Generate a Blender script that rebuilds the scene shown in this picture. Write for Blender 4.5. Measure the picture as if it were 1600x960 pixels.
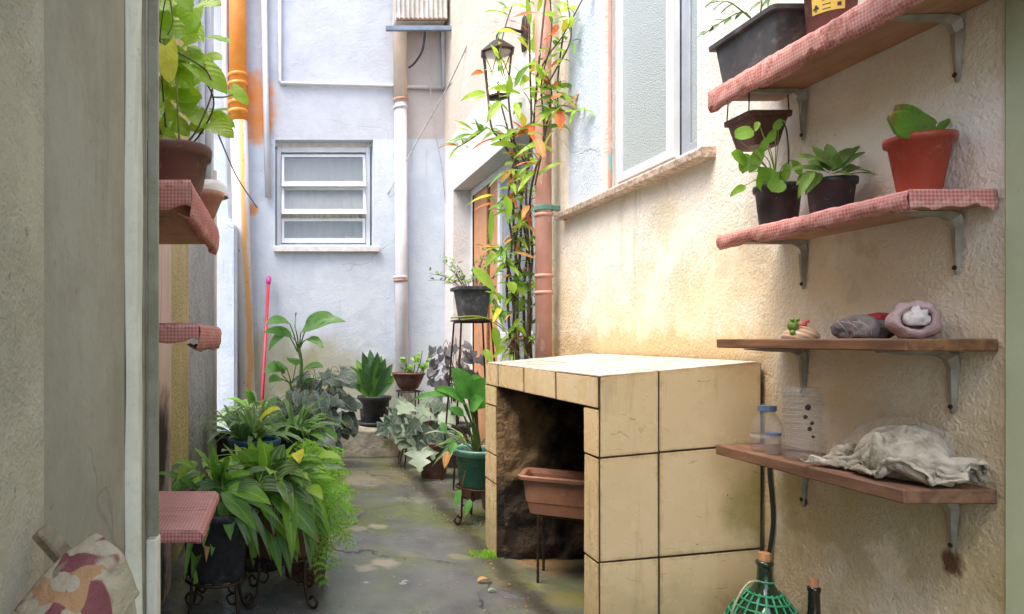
import bpy, bmesh, math, random
from mathutils import Vector, noise, Matrix
random.seed(7)
R = math.radians
scene = bpy.context.scene
for o in list(bpy.data.objects): bpy.data.objects.remove(o)

# ---------------------------------------------------------------- camera
# building axes = world axes; the lens is shifted, as in the cropped photograph
F, CX, CY, H = 1100.0, 440.0, 530.0, 1.0
cam_d = bpy.data.cameras.new("camera"); cam = bpy.data.objects.new("camera", cam_d)
scene.collection.objects.link(cam)
cam.location = (0, 0, H); cam.rotation_euler = (R(90), 0, 0)
cam_d.sensor_width = 36; cam_d.lens = 36 * F / 1600
cam_d.shift_x = (800 - CX) / 1600; cam_d.shift_y = (CY - 480) / 1600
cam_d.clip_start = 0.02; cam_d.clip_end = 300
scene.camera = cam
# ---------------------------------------------------------------- sky, sun, exposure
SUN_EL, SUN_AZ = 64, 238          # azimuth: compass direction the sun stands in (0 = +Y, clockwise)
world = bpy.data.worlds.new("World"); scene.world = world; world.use_nodes = True
wn = world.node_tree.nodes; wl = world.node_tree.links
bg = wn["Background"]; sky = wn.new("ShaderNodeTexSky"); sky.sky_type = 'NISHITA'
sky.sun_disc = False; sky.sun_elevation = R(SUN_EL); sky.sun_rotation = R(SUN_AZ)
sky.air_density = 1.0; sky.dust_density = 3.5; sky.ozone_density = 1.0
wl.new(sky.outputs[0], bg.inputs[0]); bg.inputs[1].default_value = 0.15
sun_d = bpy.data.lights.new("sun", 'SUN'); sun_d.energy = 1.0; sun_d.angle = R(35); sun_d.color = (1, .93, .82)
sun = bpy.data.objects.new("sun", sun_d); scene.collection.objects.link(sun)
sd = Vector((math.sin(R(SUN_AZ)) * math.cos(R(SUN_EL)), math.cos(R(SUN_AZ)) * math.cos(R(SUN_EL)), math.sin(R(SUN_EL))))
sun.rotation_euler = sd.to_track_quat('Z', 'Y').to_euler()
vs = scene.view_settings
vs.view_transform = 'Standard'; vs.look = 'None'; vs.gamma = 1; vs.use_curve_mapping = False
vs.exposure = 1.88
scene.cycles.use_denoising = True
scene.cycles.max_bounces = 10; scene.cycles.diffuse_bounces = 6; scene.cycles.transparent_max_bounces = 16
scene.cycles.sample_clamp_indirect = 6

# ---------------------------------------------------------------- helpers: places measured in the photograph -> metres
def onY(px, py, Y): return Vector(((px - CX) / F * Y, Y, H - (py - CY) / F * Y))
def onX(px, py, X): return onY(px, py, X * F / (px - CX))
def onZ(px, py, Z): return onY(px, py, (H - Z) * F / (py - CY))

# ---------------------------------------------------------------- helpers: materials
def srgb(r, g, b):
    f = lambda c: (c / 255 / 12.92) if c / 255 <= .04045 else ((c / 255 + .055) / 1.055) ** 2.4
    return (f(r), f(g), f(b))
class NT:
    def __init__(s, name):
        s.m = bpy.data.materials.new(name); s.m.use_nodes = True
        s.n = s.m.node_tree.nodes; s.l = s.m.node_tree.links; s.b = s.n["Principled BSDF"]
        s.co = None
    def coord(s, kind="Object"):
        if not s.co: s.co = s.n.new("ShaderNodeTexCoord")
        return s.co.outputs[kind]
    def pos(s):
        if not hasattr(s, 'g'): s.g = s.n.new("ShaderNodeNewGeometry")
        return s.g.outputs["Position"]
    def put(s, inp, v):
        if isinstance(v, bpy.types.NodeSocket): s.l.new(v, inp)
        elif isinstance(v, (tuple, list)) and len(v) == 3 and inp.type == 'RGBA': inp.default_value = (*v, 1)
        else: inp.default_value = v
    def noise(s, scale, detail=4, rough=.55, vec=None, dist=0):
        t = s.n.new("ShaderNodeTexNoise"); t.inputs["Scale"].default_value = scale; t.inputs["Detail"].default_value = detail
        t.inputs["Roughness"].default_value = rough; t.inputs["Distortion"].default_value = dist
        s.l.new(vec if vec else s.pos(), t.inputs["Vector"]); return t.outputs[0]
    def vor(s, scale, feature='F1', vec=None):
        t = s.n.new("ShaderNodeTexVoronoi"); t.inputs["Scale"].default_value = scale; t.feature = feature
        s.l.new(vec if vec else s.pos(), t.inputs["Vector"]); return t.outputs["Distance"]
    def ramp(s, v, lo, hi, a=0., b=1.):
        t = s.n.new("ShaderNodeMapRange"); t.inputs[1].default_value = lo; t.inputs[2].default_value = hi
        t.inputs[3].default_value = a; t.inputs[4].default_value = b; t.clamp = True; t.interpolation_type = 'SMOOTHSTEP'
        s.l.new(v, t.inputs[0]); return t.outputs[0]
    def math(s, op, a, b=0., c=0.):
        t = s.n.new("ShaderNodeMath"); t.operation = op
        for i, v in enumerate((a, b, c)): s.put(t.inputs[i], v)
        return t.outputs[0]
    def mix(s, f, a, b, mode='MIX'):
        t = s.n.new("ShaderNodeMix"); t.data_type = 'RGBA'; t.blend_type = mode
        s.put(t.inputs[0], f); s.put(t.inputs[6], a); s.put(t.inputs[7], b); return t.outputs[2]
    def warp(s, scale, amt):
        t = s.n.new("ShaderNodeTexNoise"); t.inputs["Scale"].default_value = scale; t.inputs["Detail"].default_value = 5; s.l.new(s.pos(), t.inputs["Vector"])
        a = s.n.new("ShaderNodeVectorMath"); a.operation = 'MULTIPLY_ADD'; s.l.new(t.outputs[1], a.inputs[0]); a.inputs[1].default_value = (amt,) * 3; s.l.new(s.pos(), a.inputs[2])
        return a.outputs[0]
    def xyz(s, vec=None):
        t = s.n.new("ShaderNodeSeparateXYZ"); s.l.new(vec if vec else s.pos(), t.inputs[0]); return t.outputs
    def scaled(s, v, sc):
        t = s.n.new("ShaderNodeVectorMath"); t.operation = 'MULTIPLY'; s.l.new(v, t.inputs[0]); t.inputs[1].default_value = sc
        return t.outputs[0]
    def near(s, p, r, warp=.6, wscale=9):
        """mask 1 inside an uneven blob round world point p"""
        t = s.n.new("ShaderNodeVectorMath"); t.operation = 'DISTANCE'; s.l.new(s.pos(), t.inputs[0]); t.inputs[1].default_value = p
        d = s.math('DIVIDE', t.outputs['Value'], r)
        d = s.math('ADD', d, s.math('MULTIPLY', s.math('SUBTRACT', s.noise(wscale, 5), .5), warp * 2))
        return s.ramp(d, .45, 1.2, 1, 0)
    def bump(s, h, strength=.4, dist=.01):
        t = s.n.new("ShaderNodeBump"); t.inputs["Strength"].default_value = strength; t.inputs["Distance"].default_value = dist
        s.l.new(h, t.inputs["Height"])
        if s.b.inputs["Normal"].is_linked: s.l.new(s.b.inputs["Normal"].links[0].from_socket, t.inputs["Normal"])
        s.l.new(t.outputs[0], s.b.inputs["Normal"])
    def done(s, col=None, rough=.8, metal=0, spec=.5):
        if col is not None: s.put(s.b.inputs["Base Color"], col)
        s.put(s.b.inputs["Roughness"], rough); s.b.inputs["Metallic"].default_value = metal
        s.b.inputs["Specular IOR Level"].default_value = spec
        return s.m

def simple(name, c1, c2=None, scale=20, rough=.5, metal=0, bump=.15, bscale=None, lo=.35, hi=.65, spec=.5, dist=.004, dust=0):
    t = NT(name); n = t.noise(scale, 6, .6)
    col = t.mix(t.ramp(n, lo, hi), c1, c2 or tuple(c * .7 for c in c1))
    if dust:      # lime marks, soil splashes, scuffs
        col = t.mix(t.math('MULTIPLY', t.ramp(t.noise(13, 9, .75), .55, .66), dust), col, (.34, .30, .25))
        col = t.mix(t.math('MULTIPLY', t.ramp(t.noise(55, 5, .7), .64, .68), dust * 1.3), col, (.30, .25, .19))
        rough = t.ramp(t.noise(20, 5), .35, .65, rough, min(.95, rough + .3))
    if bump: t.bump(t.noise(bscale or scale * 4, 4), bump, dist)
    return t.done(col, rough, metal, spec)

def stucco(name, base, alt, coarse=38, strength=.8, dist=.012, extra=None, pit=.3, cracks=0):
    t = NT(name)
    big = t.noise(1.7, 8, .66)
    col = t.mix(t.ramp(big, .40, .60), base, alt)
    fine = t.noise(coarse * 3, 3, .6); patch = t.noise(4.3, 7, .7)
    col = t.mix(t.math('MULTIPLY', t.ramp(patch, .54, .60), .22), col, tuple(min(1, c * 1.14) for c in base))
    col = t.mix(t.math('MULTIPLY', t.ramp(fine, .55, .75), pit), col, tuple(c * .55 for c in base))
    # water runs and specks of dirt
    drip = t.noise(14, 6, .68, t.scaled(t.pos(), (1, 1, .07)))
    col = t.mix(t.math('MULTIPLY', t.math('MULTIPLY', t.ramp(drip, .56, .66), t.ramp(t.noise(1.1, 4), .42, .62)), .38), col, tuple(c * .5 for c in base))
    col = t.mix(t.math('MULTIPLY', t.ramp(t.noise(23, 5, .7), .67, .70), .55), col, tuple(c * .32 for c in base))
    if extra: col = extra(t, col)
    h = t.math('ADD', t.math('MULTIPLY', t.noise(coarse, 6, .66), 1.2), t.math('MULTIPLY', t.vor(coarse * 1.6), .35))
    h = t.math('MULTIPLY', h, t.ramp(t.noise(5, 5, .6), .36, .62, .3, 1.1))
    if cracks:
        ck = t.ramp(t.vor(cracks, 'DISTANCE_TO_EDGE', t.warp(3, .35)), .001, .005, 1, 0)
        ck = t.math('MULTIPLY', ck, t.ramp(t.noise(.9, 3), .50, .56))
        col = t.mix(t.math('MULTIPLY', ck, .3), col, tuple(c * .4 for c in base)); h = t.math('SUBTRACT', h, t.math('MULTIPLY', ck, .5))
    t.bump(t.noise(7, 5, .6), strength * .45, .018); t.bump(h, strength, dist); t.bump(fine, .35, .003)
    return t.done(col, .92, 0, .25)

LEAF = 2.1
def leafmat(name, c1, c2, vein=None, mode='mid', rough=.38, trans=.35, vscale=6):
    t = NT(name); uv = t.coord("UV"); x = t.xyz(uv)
    c1, c2 = (tuple(min(.8, q * LEAF * k_) for q, k_ in zip(c_, (1.18, 1, .85))) for c_ in (c1, c2))
    oi = t.n.new("ShaderNodeObjectInfo")
    col = t.mix(oi.outputs["Random"], c1, c2)
    col = t.mix(t.ramp(t.noise(22, 3), .35, .7), col, tuple(a * .72 for a in c1))
    a = t.math('ABSOLUTE', t.math('SUBTRACT', x[0], .5))
    vein = vein or tuple(min(1, q * 1.7 + .02) for q in c1)
    sv = t.math('SUBTRACT', t.math('MULTIPLY', x[1], vscale), t.math('MULTIPLY', a, vscale * .9))
    side = t.math('ABSOLUTE', t.math('SUBTRACT', t.math('FRACT', sv), .5))
    if mode == 'mid':
        col = t.mix(t.math('MULTIPLY', t.ramp(a, .015, .05, 1, 0), .7), col, vein)
        col = t.mix(t.math('MULTIPLY', t.ramp(side, .03, .12, 1, 0), .28), col, vein)
        t.bump(side, .25, .004)
    elif mode == 'stripe':     # pale stripes along the blade
        w = t.math('ABSOLUTE', t.math('SUBTRACT', t.math('FRACT', t.math('MULTIPLY', x[0], 4.0)), .5))
        col = t.mix(t.ramp(t.math('ADD', w, t.math('MULTIPLY', t.noise(30, 2), .2)), .34, .46), col, vein)
    elif mode == 'edge':       # pale margins
        col = t.mix(t.ramp(a, .30, .40), col, vein)
    elif mode == 'heart':      # dark blade, silver fan of veins
        ang = t.math('ARCTAN2', t.math('SUBTRACT', x[0], .5), t.math('SUBTRACT', x[1], .06))
        ray = t.math('ABSOLUTE', t.math('SUBTRACT', t.math('FRACT', t.math('MULTIPLY', ang, 2.2)), .5))
        col = t.mix(t.math('MULTIPLY', t.ramp(ray, .05, .20, 1, 0), .42), col, vein)
        col = t.mix(t.math('MULTIPLY', t.ramp(a, .39, .45), .6), col, vein)
    elif mode == 'blotch':
        col = t.mix(t.ramp(t.noise(40, 4, .7), .5, .62), col, vein)
    # browned tips, specks and dust
    tip = t.math('ADD', x[1], t.math('MULTIPLY', t.math('SUBTRACT', t.noise(35, 4), .5), .25)); tip = t.math('ADD', tip, t.math('MULTIPLY', oi.outputs["Random"], .12))
    col = t.mix(t.math('MULTIPLY', t.ramp(tip, 1.0, 1.08), .85), col, (.20, .11, .035))
    col = t.mix(t.math('MULTIPLY', t.ramp(t.noise(75, 3, .7), .70, .73), .7), col, (.14, .09, .03))
    col = t.mix(t.math('MULTIPLY', t.ramp(t.noise(16, 6, .7), .55, .72), .16), col, (.40, .40, .30))
    t.done(col, t.ramp(t.noise(18, 4), .3, .7, rough * .8, rough * 1.5), 0, .45)
    tr = t.n.new("ShaderNodeBsdfTranslucent"); t.put(tr.inputs[0], t.mix(.5, col, tuple(min(1, q * 1.8) for q in c1)))
    mx = t.n.new("ShaderNodeMixShader"); mx.inputs[0].default_value = trans
    t.l.new(t.b.outputs[0], mx.inputs[1]); t.l.new(tr.outputs[0], mx.inputs[2])
    t.l.new(mx.outputs[0], t.n["Material Output"].inputs[0])
    return t.m

def glassmat(name, tint, rough=.05, alpha_mix=.35, bump=None, body=None):
    """pane: mostly see-through with a glossy, slightly cloudy skin"""
    t = NT(name); t.done(body or tint, rough, 0, .6)
    tr = t.n.new("ShaderNodeBsdfTransparent"); tr.inputs[0].default_value = (*tint, 1)
    mx = t.n.new("ShaderNodeMixShader"); mx.inputs[0].default_value = alpha_mix
    if bump: t.bump(t.vor(bump), .6, .004)
    t.l.new(tr.outputs[0], mx.inputs[1]); t.l.new(t.b.outputs[0], mx.inputs[2])
    t.l.new(mx.outputs[0], t.n["Material Output"].inputs[0])
    return t.m

# ---------------------------------------------------------------- helpers: meshes
ORG = {}
COL = scene.collection
def thing(name, label, cat, loc=(0, 0, 0), group=None, kind=None):
    random.seed(sum(ord(c) * (k + 1) for k, c in enumerate(label)))
    o = bpy.data.objects.new(name, None); COL.objects.link(o); o.location = loc; o.empty_display_size = .05
    ORG[o.name] = Vector(loc); tagit(o, label, cat, group, kind); return o
def tagit(o, label=None, cat=None, group=None, kind=None):
    if label: o["label"] = label
    if cat: o["category"] = cat
    if group: o["group"] = group
    if kind: o["kind"] = kind
    return o
class MB:
    def __init__(s): s.v = []; s.f = []; s.uv = None
    def add(s, vs_, fs_):
        n = len(s.v); s.v += [Vector(p) for p in vs_]; s.f += [tuple(i + n for i in f) for f in fs_]; return s
    def box(s, lo, hi):
        x0, y0, z0 = lo; x1, y1, z1 = hi
        return s.hexa([(x0, y0, z0), (x1, y0, z0), (x1, y1, z0), (x0, y1, z0), (x0, y0, z1), (x1, y0, z1), (x1, y1, z1), (x0, y1, z1)])
    def hexa(s, c):
        return s.add(c, [(3, 2, 1, 0), (4, 5, 6, 7), (0, 1, 5, 4), (1, 2, 6, 5), (2, 3, 7, 6), (3, 0, 4, 7)])
    def tube(s, pts, r, n=8, caps=True):
        pts = [Vector(p) for p in pts]; k = len(pts)
        rs = r if isinstance(r, (list, tuple)) else [r] * k
        T = [(pts[min(i + 1, k - 1)] - pts[max(i - 1, 0)]).normalized() for i in range(k)]
        a = Vector((0, 0, 1)) if abs(T[0].z) < .9 else Vector((1, 0, 0))
        N = (a - T[0] * a.dot(T[0])).normalized(); vs_ = []; fs_ = []
        for i in range(k):
            N = (N - T[i] * N.dot(T[i])).normalized(); B = T[i].cross(N)
            for j in range(n):
                an = 2 * math.pi * j / n; vs_.append(pts[i] + (N * math.cos(an) + B * math.sin(an)) * rs[i])
        for i in range(k - 1):
            for j in range(n):
                j2 = (j + 1) % n; fs_.append((i * n + j, i * n + j2, (i + 1) * n + j2, (i + 1) * n + j))
        if caps: fs_.append(tuple(reversed(range(n)))); fs_.append(tuple((k - 1) * n + j for j in range(n)))
        return s.add(vs_, fs_)
    def lathe(s, prof, c, n=28, sx=1, sy=1, rot=0, power=2):
        """profile [(r, z)], open ends; power > 2 squares the section"""
        vs_ = []; fs_ = []; k = len(prof)
        for (r, z) in prof:
            for j in range(n):
                an = 2 * math.pi * j / n; ca, sa = math.cos(an), math.sin(an)
                m = 1 if power == 2 else (abs(ca) ** power + abs(sa) ** power) ** (-1 / power)
                x, y = r * m * ca * sx, r * m * sa * sy
                vs_.append((c[0] + x * math.cos(rot) - y * math.sin(rot), c[1] + x * math.sin(rot) + y * math.cos(rot), c[2] + z))
        for i in range(k - 1):
            for j in range(n):
                j2 = (j + 1) % n; fs_.append((i * n + j, i * n + j2, (i + 1) * n + j2, (i + 1) * n + j))
        return s.add(vs_, fs_)
    def grid(s, fn, nu, nv):
        vs_ = [fn(i / nu, j / nv) for j in range(nv + 1) for i in range(nu + 1)]
        fs_ = [(j * (nu + 1) + i, j * (nu + 1) + i + 1, (j + 1) * (nu + 1) + i + 1, (j + 1) * (nu + 1) + i) for j in range(nv) for i in range(nu)]
        return s.add(vs_, fs_)
    def build(s, name, mat, parent=None, smooth=False, bevel=0, label=None, cat=None, group=None, kind=None, loc=None, solid=0, seg=1):
        org = ORG[parent.name] if parent else Vector(loc) if loc else Vector((0, 0, 0))
        me = bpy.data.meshes.new(name); me.from_pydata([p - org for p in s.v], [], s.f)
        if s.uv:
            ul = me.uv_layers.new(name="UVMap")
            for lp in me.loops: ul.data[lp.index].uv = s.uv[lp.vertex_index]
        if bevel:
            bm = bmesh.new(); bm.from_mesh(me)
            bmesh.ops.bevel(bm, geom=[e for e in bm.edges if len(e.link_faces) == 2 and e.calc_face_angle(0) > .6], offset=bevel, segments=seg, affect='EDGES')
            bm.to_mesh(me); bm.free()
        me.materials.append(mat)
        if smooth: me.polygons.foreach_set("use_smooth", [True] * len(me.polygons))
        o = bpy.data.objects.new(name, me); COL.objects.link(o)
        if parent: o.parent = parent
        else: o.location = org
        ORG[o.name] = org
        if solid:
            md = o.modifiers.new("thickness", 'SOLIDIFY'); md.thickness = solid; md.offset = -1
        return tagit(o, label, cat, group, kind)
def bez(a, b, c, n):
    a, b, c = Vector(a), Vector(b), Vector(c)
    return [a * (1 - t) ** 2 + b * 2 * t * (1 - t) + c * t * t for t in [i / n for i in range(n + 1)]]
def smoothpath(pts, n=5):
    """Catmull-Rom through the points"""
    P = [Vector(p) for p in pts]; P = [P[0]] + P + [P[-1]]; out = []
    for i in range(1, len(P) - 2):
        for k in range(n):
            t = k / n; a, b, c, d = P[i - 1:i + 3]
            out.append(.5 * ((2 * b) + (c - a) * t + (2 * a - 5 * b + 4 * c - d) * t * t + (3 * b - a - 3 * c + d) * t ** 3))
    out.append(P[-2]); return out

PROF = {
    'lance': lambda t: math.sin(math.pi * min(1, t) ** .8) ** .9,
    'strap': lambda t: min(1, .35 + t * 2.2) * (1 - max(0, (t - .45) / .55) ** 2.2),
    'oval': lambda t: math.sin(math.pi * t ** .72) ** .75,
    'heart': lambda t: (.80 + .9 * t) * (1 - t ** 1.35) ** .8 if t < 1 else 0,
    'disc': lambda t: math.sqrt(max(0, 1 - (2 * t - 1) ** 2)) * .98 + .02,
    'lobed': lambda t: (math.sin(math.pi * t ** .6) ** .7) * (1 + .42 * math.cos(t * 6 * math.pi)) * .8,
}
def leaf(parent, b, t, w, kind='lance', mat=None, sag=.15, face=None, fold=.18, ns=7, name='leaf', wave=.03, stalk=0, smooth=True):
    """one curved blade from base b to tip t (world), w = full width in metres"""
    b, t = Vector(b), Vector(t); L = (t - b).length
    f = Vector(face) if face else Vector((random.uniform(-.35, .35), random.uniform(-.9, -.3), random.uniform(.5, .9)))
    f = (f - (t - b).normalized() * f.dot((t - b).normalized()))
    if f.length < 1e-4: f = Vector((0, -1, 0))
    f.normalize()
    mid = (b + t) / 2 + Vector((0, 0, 1)) * sag * L * 1.0 + f * .04 * L
    C = bez(b, mid, t, ns); us = (-1, -.55, 0, .55, 1)
    m = MB(); m.uv = []; ph = random.uniform(0, 6); lob = {'heart': .24, 'disc': .0, 'lobed': .14}.get(kind, 0)
    vs_ = []
    for i, p in enumerate(C):
        tt = i / ns; T = (C[min(i + 1, ns)] - C[max(0, i - 1)]).normalized()
        S = T.cross(f).normalized(); N = S.cross(T)
        ww = PROF[kind](tt) * w / 2
        if kind == 'strap' and i == ns: ww = 0
        for u in us:
            q = p + S * (u * ww) + N * (fold * abs(u) * ww + wave * L * math.sin(ph + tt * 9 + u * 2) * abs(u) * .5)
            if lob: q = q - T * (lob * L * abs(u) ** 1.4 * (1 - tt) ** 4)
            vs_.append(q); m.uv.append((u * .5 + .5, tt))
    k = len(us)
    m.add(vs_, [(i * k + j, i * k + j + 1, (i + 1) * k + j + 1, (i + 1) * k + j) for i in range(ns) for j in range(k - 1)])
    return m.build(name, mat, parent, smooth=smooth)
def rnd(a, b): return random.uniform(a, b)
def stem(parent, pts, r, mat, name='stem', n=6, sm=4):
    p = smoothpath(pts, sm); k = len(p); r0, r1 = r if isinstance(r, tuple) else (r, r * .6)
    return MB().tube(p, [r0 + (r1 - r0) * i / (k - 1) for i in range(k)], n).build(name, mat, parent, smooth=True)
def rosette(parent, c, n, L, up, w, kind, mat, sag=.2, az=(0, 360), stalk=0, stalkmat=None, spread=.02, r=.004):
    """n blades springing from c; L, up (degrees), w are (min, max)"""
    mats = mat if isinstance(mat, (list, tuple)) else [mat]
    for i in range(n):
        a = R(az[0] + (az[1] - az[0]) * (i + rnd(-.35, .35)) / n); e = R(rnd(*up)); l = rnd(*L)
        d = Vector((math.cos(a) * math.cos(e), math.sin(a) * math.cos(e), math.sin(e)))
        b = Vector(c) + Vector((math.cos(a), math.sin(a), 0)) * spread
        if stalk:
            s = b + d * stalk * rnd(.7, 1.25); stem(parent, [b, (b + s) / 2 + Vector((0, 0, .1 * stalk)), s], r, stalkmat); b = s
            d = (d + Vector((0, 0, -.75))).normalized()
        fc = Vector((-d.x * .6, -d.y * .6 - .25, .8))
        leaf(parent, b, b + d * l - Vector((0, 0, sag * l * .8)), rnd(*w), kind, random.choice(mats), sag, fc)
def pot(parent, c, h, r0, r1, mat, soilmat, rim=.012, rimh=.03, n=28, power=2, sx=1, sy=1, rot=0, groove=False):
    p = [(0.001, 0), (r0 * .96, 0), (r0, .006)]
    hb = h - rimh
    if groove:
        for k in range(1, 5): 
            z = hb * k / 5; rr = r0 + (r1 - r0) * z / h; p += [(rr - .0, z - .002), (rr + .0011, z), (rr, z + .002)]
    p += [(r0 + (r1 - r0) * hb / h, hb), (r1 + rim * .7, hb + .002), (r1 + rim, h - .006), (r1 + rim * .8, h), (r1 - .004, h), (r1 - .012, h - .01), (r1 - .014, h - .04)]
    MB().lathe(p, c, n, sx, sy, rot, power).build('pot', mat, parent, smooth=(power == 2))
    MB().lathe([(r1 - .010, 0), (r1 * .5, .006), (.001, .01)], (c[0], c[1], c[2] + h - .028), n, sx, sy, rot, power).build('soil', soilmat, parent, smooth=True)

# ---------------------------------------------------------------- materials
def lower_dirt(zc, amt, col_, zr=.5, sc=2.2):
    def f(t, col):
        z = t.xyz()[2]
        k = t.math('ADD', z, t.math('MULTIPLY', t.math('SUBTRACT', t.noise(sc, 6, .65), .5), 1.1))
        return t.mix(t.math('MULTIPLY', t.ramp(k, zc - zr, zc + zr, 1, 0), amt), col, col_)
    return f
def ex_right(t, col):
    x = t.xyz(); n6 = t.noise(3.1, 9, .7); n2 = t.noise(1.2, 8, .68)
    k = t.math('ADD', x[2], t.math('MULTIPLY', t.math('SUBTRACT', n6, .5), 1.3))
    # older ochre coat showing low on the wall, most of it round the counter
    och = t.math('MULTIPLY', t.ramp(k, .95, 1.55, 1, 0), t.ramp(n2, .34, .54))
    col = t.mix(t.math('MULTIPLY', och, .6), col, (.72, .54, .28))
    # olive-grey damp rising from the floor, with ragged edges
    col = t.mix(t.math('MULTIPLY', t.math('MULTIPLY', t.ramp(k, .62, .95, 1, 0), t.ramp(n6, .44, .54)), .55), col, (.40, .33, .16))
    col = t.mix(t.math('MULTIPLY', t.ramp(k, .05, .45, 1, 0), .5), col, (.26, .21, .11))
    col = t.mix(t.math('MULTIPLY', t.ramp(t.noise(2.3, 9, .74), .56, .62), .30), col, (.46, .40, .24))
    # rust under the lowest bracket; over the counter, warm bounce light painted in
    for p, r in (((1.5, 1.575, .50), .03), ((1.5, 2.02, .53), .018)):
        col = t.mix(t.math('MULTIPLY', t.near(p, r, .8, 30), .9), col, (.10, .03, .012))
    warm_glow = t.math('MULTIPLY', t.ramp(t.math('ADD', x[2], t.math('MULTIPLY', t.math('SUBTRACT', t.noise(8, 7, .7), .5), .25)), .98, 1.06, 1, 0), t.ramp(x[1], 2.12, 2.2))
    col = t.mix(t.math('MULTIPLY', warm_glow, .55), col, (.50, .30, .09))
    # white undercoat panel beside the window, whitish far end and the top band over the door
    pan = t.math('MULTIPLY', t.ramp(x[1], 3.30, 3.33), t.math('MULTIPLY', t.ramp(x[1], 3.66, 3.69, 1, 0), t.ramp(x[2], 1.62, 1.66)))
    col = t.mix(pan, col, (.56, .63, .71))
    band = t.math('MULTIPLY', t.ramp(x[1], 4.1, 4.14), t.ramp(x[2], 2.76, 2.80, 1, 0))
    col = t.mix(band, col, (.64, .64, .62))
    top = t.math('MULTIPLY', t.ramp(x[1], 4.1, 4.14), t.ramp(x[2], 2.76, 2.80))
    col = t.mix(t.math('MULTIPLY', top, .7), col, (.50, .42, .36))
    return col
def ex_back(t, col):
    x = t.xyz()
    up = t.ramp(t.math('ADD', x[2], t.math('MULTIPLY', t.noise(30, 2), .02)), 2.845, 2.865)
    grey = t.mix(t.ramp(t.noise(2.5, 7, .7), .3, .7), (.535, .56, .61), (.45, .465, .505))
    right = t.math('MULTIPLY', t.ramp(x[0], 1.0, 1.15), .6)
    grey = t.mix(right, grey, (.47, .38, .32))
    col = t.mix(up, col, grey)
    # orange rust bled from the pipe
    for p, r in (((-.26, 6.5, 3.32), .17), ((-.23, 6.5, 3.12), .20), ((-.22, 6.5, 2.95), .15), ((-.27, 6.5, 2.2), .06)):
        col = t.mix(t.math('MULTIPLY', t.near(p, r, .8, 6), .8), col, (.72, .25, .04))
    # damp, mossy foot of the wall
    for p, r in (((-.06, 6.5, .78), .42), ((.45, 6.5, .72), .36), ((1.0, 6.5, .4), .4), ((.2, 6.5, .3), .6)):
        col = t.mix(t.math('MULTIPLY', t.near(p, r, .7, 5), .62), col, (.30, .28, .14))
    return col
M_back = stucco("white_blue_stucco", (.575, .625, .685), (.50, .555, .62), 55, .5, .006, ex_back, .12, .7)
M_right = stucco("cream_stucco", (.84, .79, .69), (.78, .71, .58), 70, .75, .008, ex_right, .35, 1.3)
def ex_left(t, col):
    x = t.xyz(); k = t.math('ADD', x[2], t.math('MULTIPLY', t.math('SUBTRACT', t.noise(2, 5), .5), .5))
    col = t.mix(t.ramp(k, 2.0, 2.35), col, (.66, .68, .73))
    return t.mix(t.math('MULTIPLY', t.ramp(k, .2, .9, 1, 0), .7), col, (.20, .22, .11))
M_left = stucco("grey_rendered_wall", (.44, .43, .42), (.36, .35, .34), 24, 1.0, .02, ex_left)
M_yellow = stucco("ochre_rough_strip", (.60, .46, .20), (.50, .40, .20), 40, 1.0, .014, lower_dirt(.8, .6, (.30, .27, .07)))
def ex_salmon(t, col):
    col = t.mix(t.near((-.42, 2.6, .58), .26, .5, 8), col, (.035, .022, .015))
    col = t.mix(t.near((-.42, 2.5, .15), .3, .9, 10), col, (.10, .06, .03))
    x = t.xyz(); wv = t.math('ADD', x[1], t.math('MULTIPLY', t.math('SUBTRACT', t.noise(3, 3), .5), .12))
    ck = t.math('MULTIPLY', t.ramp(t.math('ABSOLUTE', t.math('SUBTRACT', wv, 2.62)), .001, .004, 1, 0), t.ramp(x[2], .95, 1.0))
    return t.mix(t.math('MULTIPLY', ck, .8), col, (.15, .08, .05))
M_salmon = stucco("salmon_smooth_render", (.62, .46, .38), (.56, .41, .33), 14, .25, .006, ex_salmon, .1)
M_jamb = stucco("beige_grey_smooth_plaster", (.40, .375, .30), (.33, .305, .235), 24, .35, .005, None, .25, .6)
M_jambrough = stucco("beige_grey_rough_plaster", (.60, .545, .42), (.46, .415, .31), 110, .9, .007, None, .5)
M_jambedge = stucco("pale_plaster_edge", (.85, .80, .66), (.74, .68, .54), 30, .3, .006, None, .25)
M_green = stucco("pale_green_paint", (.42, .46, .30), (.38, .41, .27), 12, .15, .004, None, .06)
M_frame = simple("weathered_metal_frame", (.34, .32, .24), (.25, .23, .16), 15, .5, .3, .15)
M_room = simple("room_plaster", (.55, .52, .44), (.5, .47, .4), 3, .9)
M_conc = simple("old_concrete", (.32, .29, .24), (.2, .19, .15), 4, .9, 0, .6, 30, dist=.01)

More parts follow.
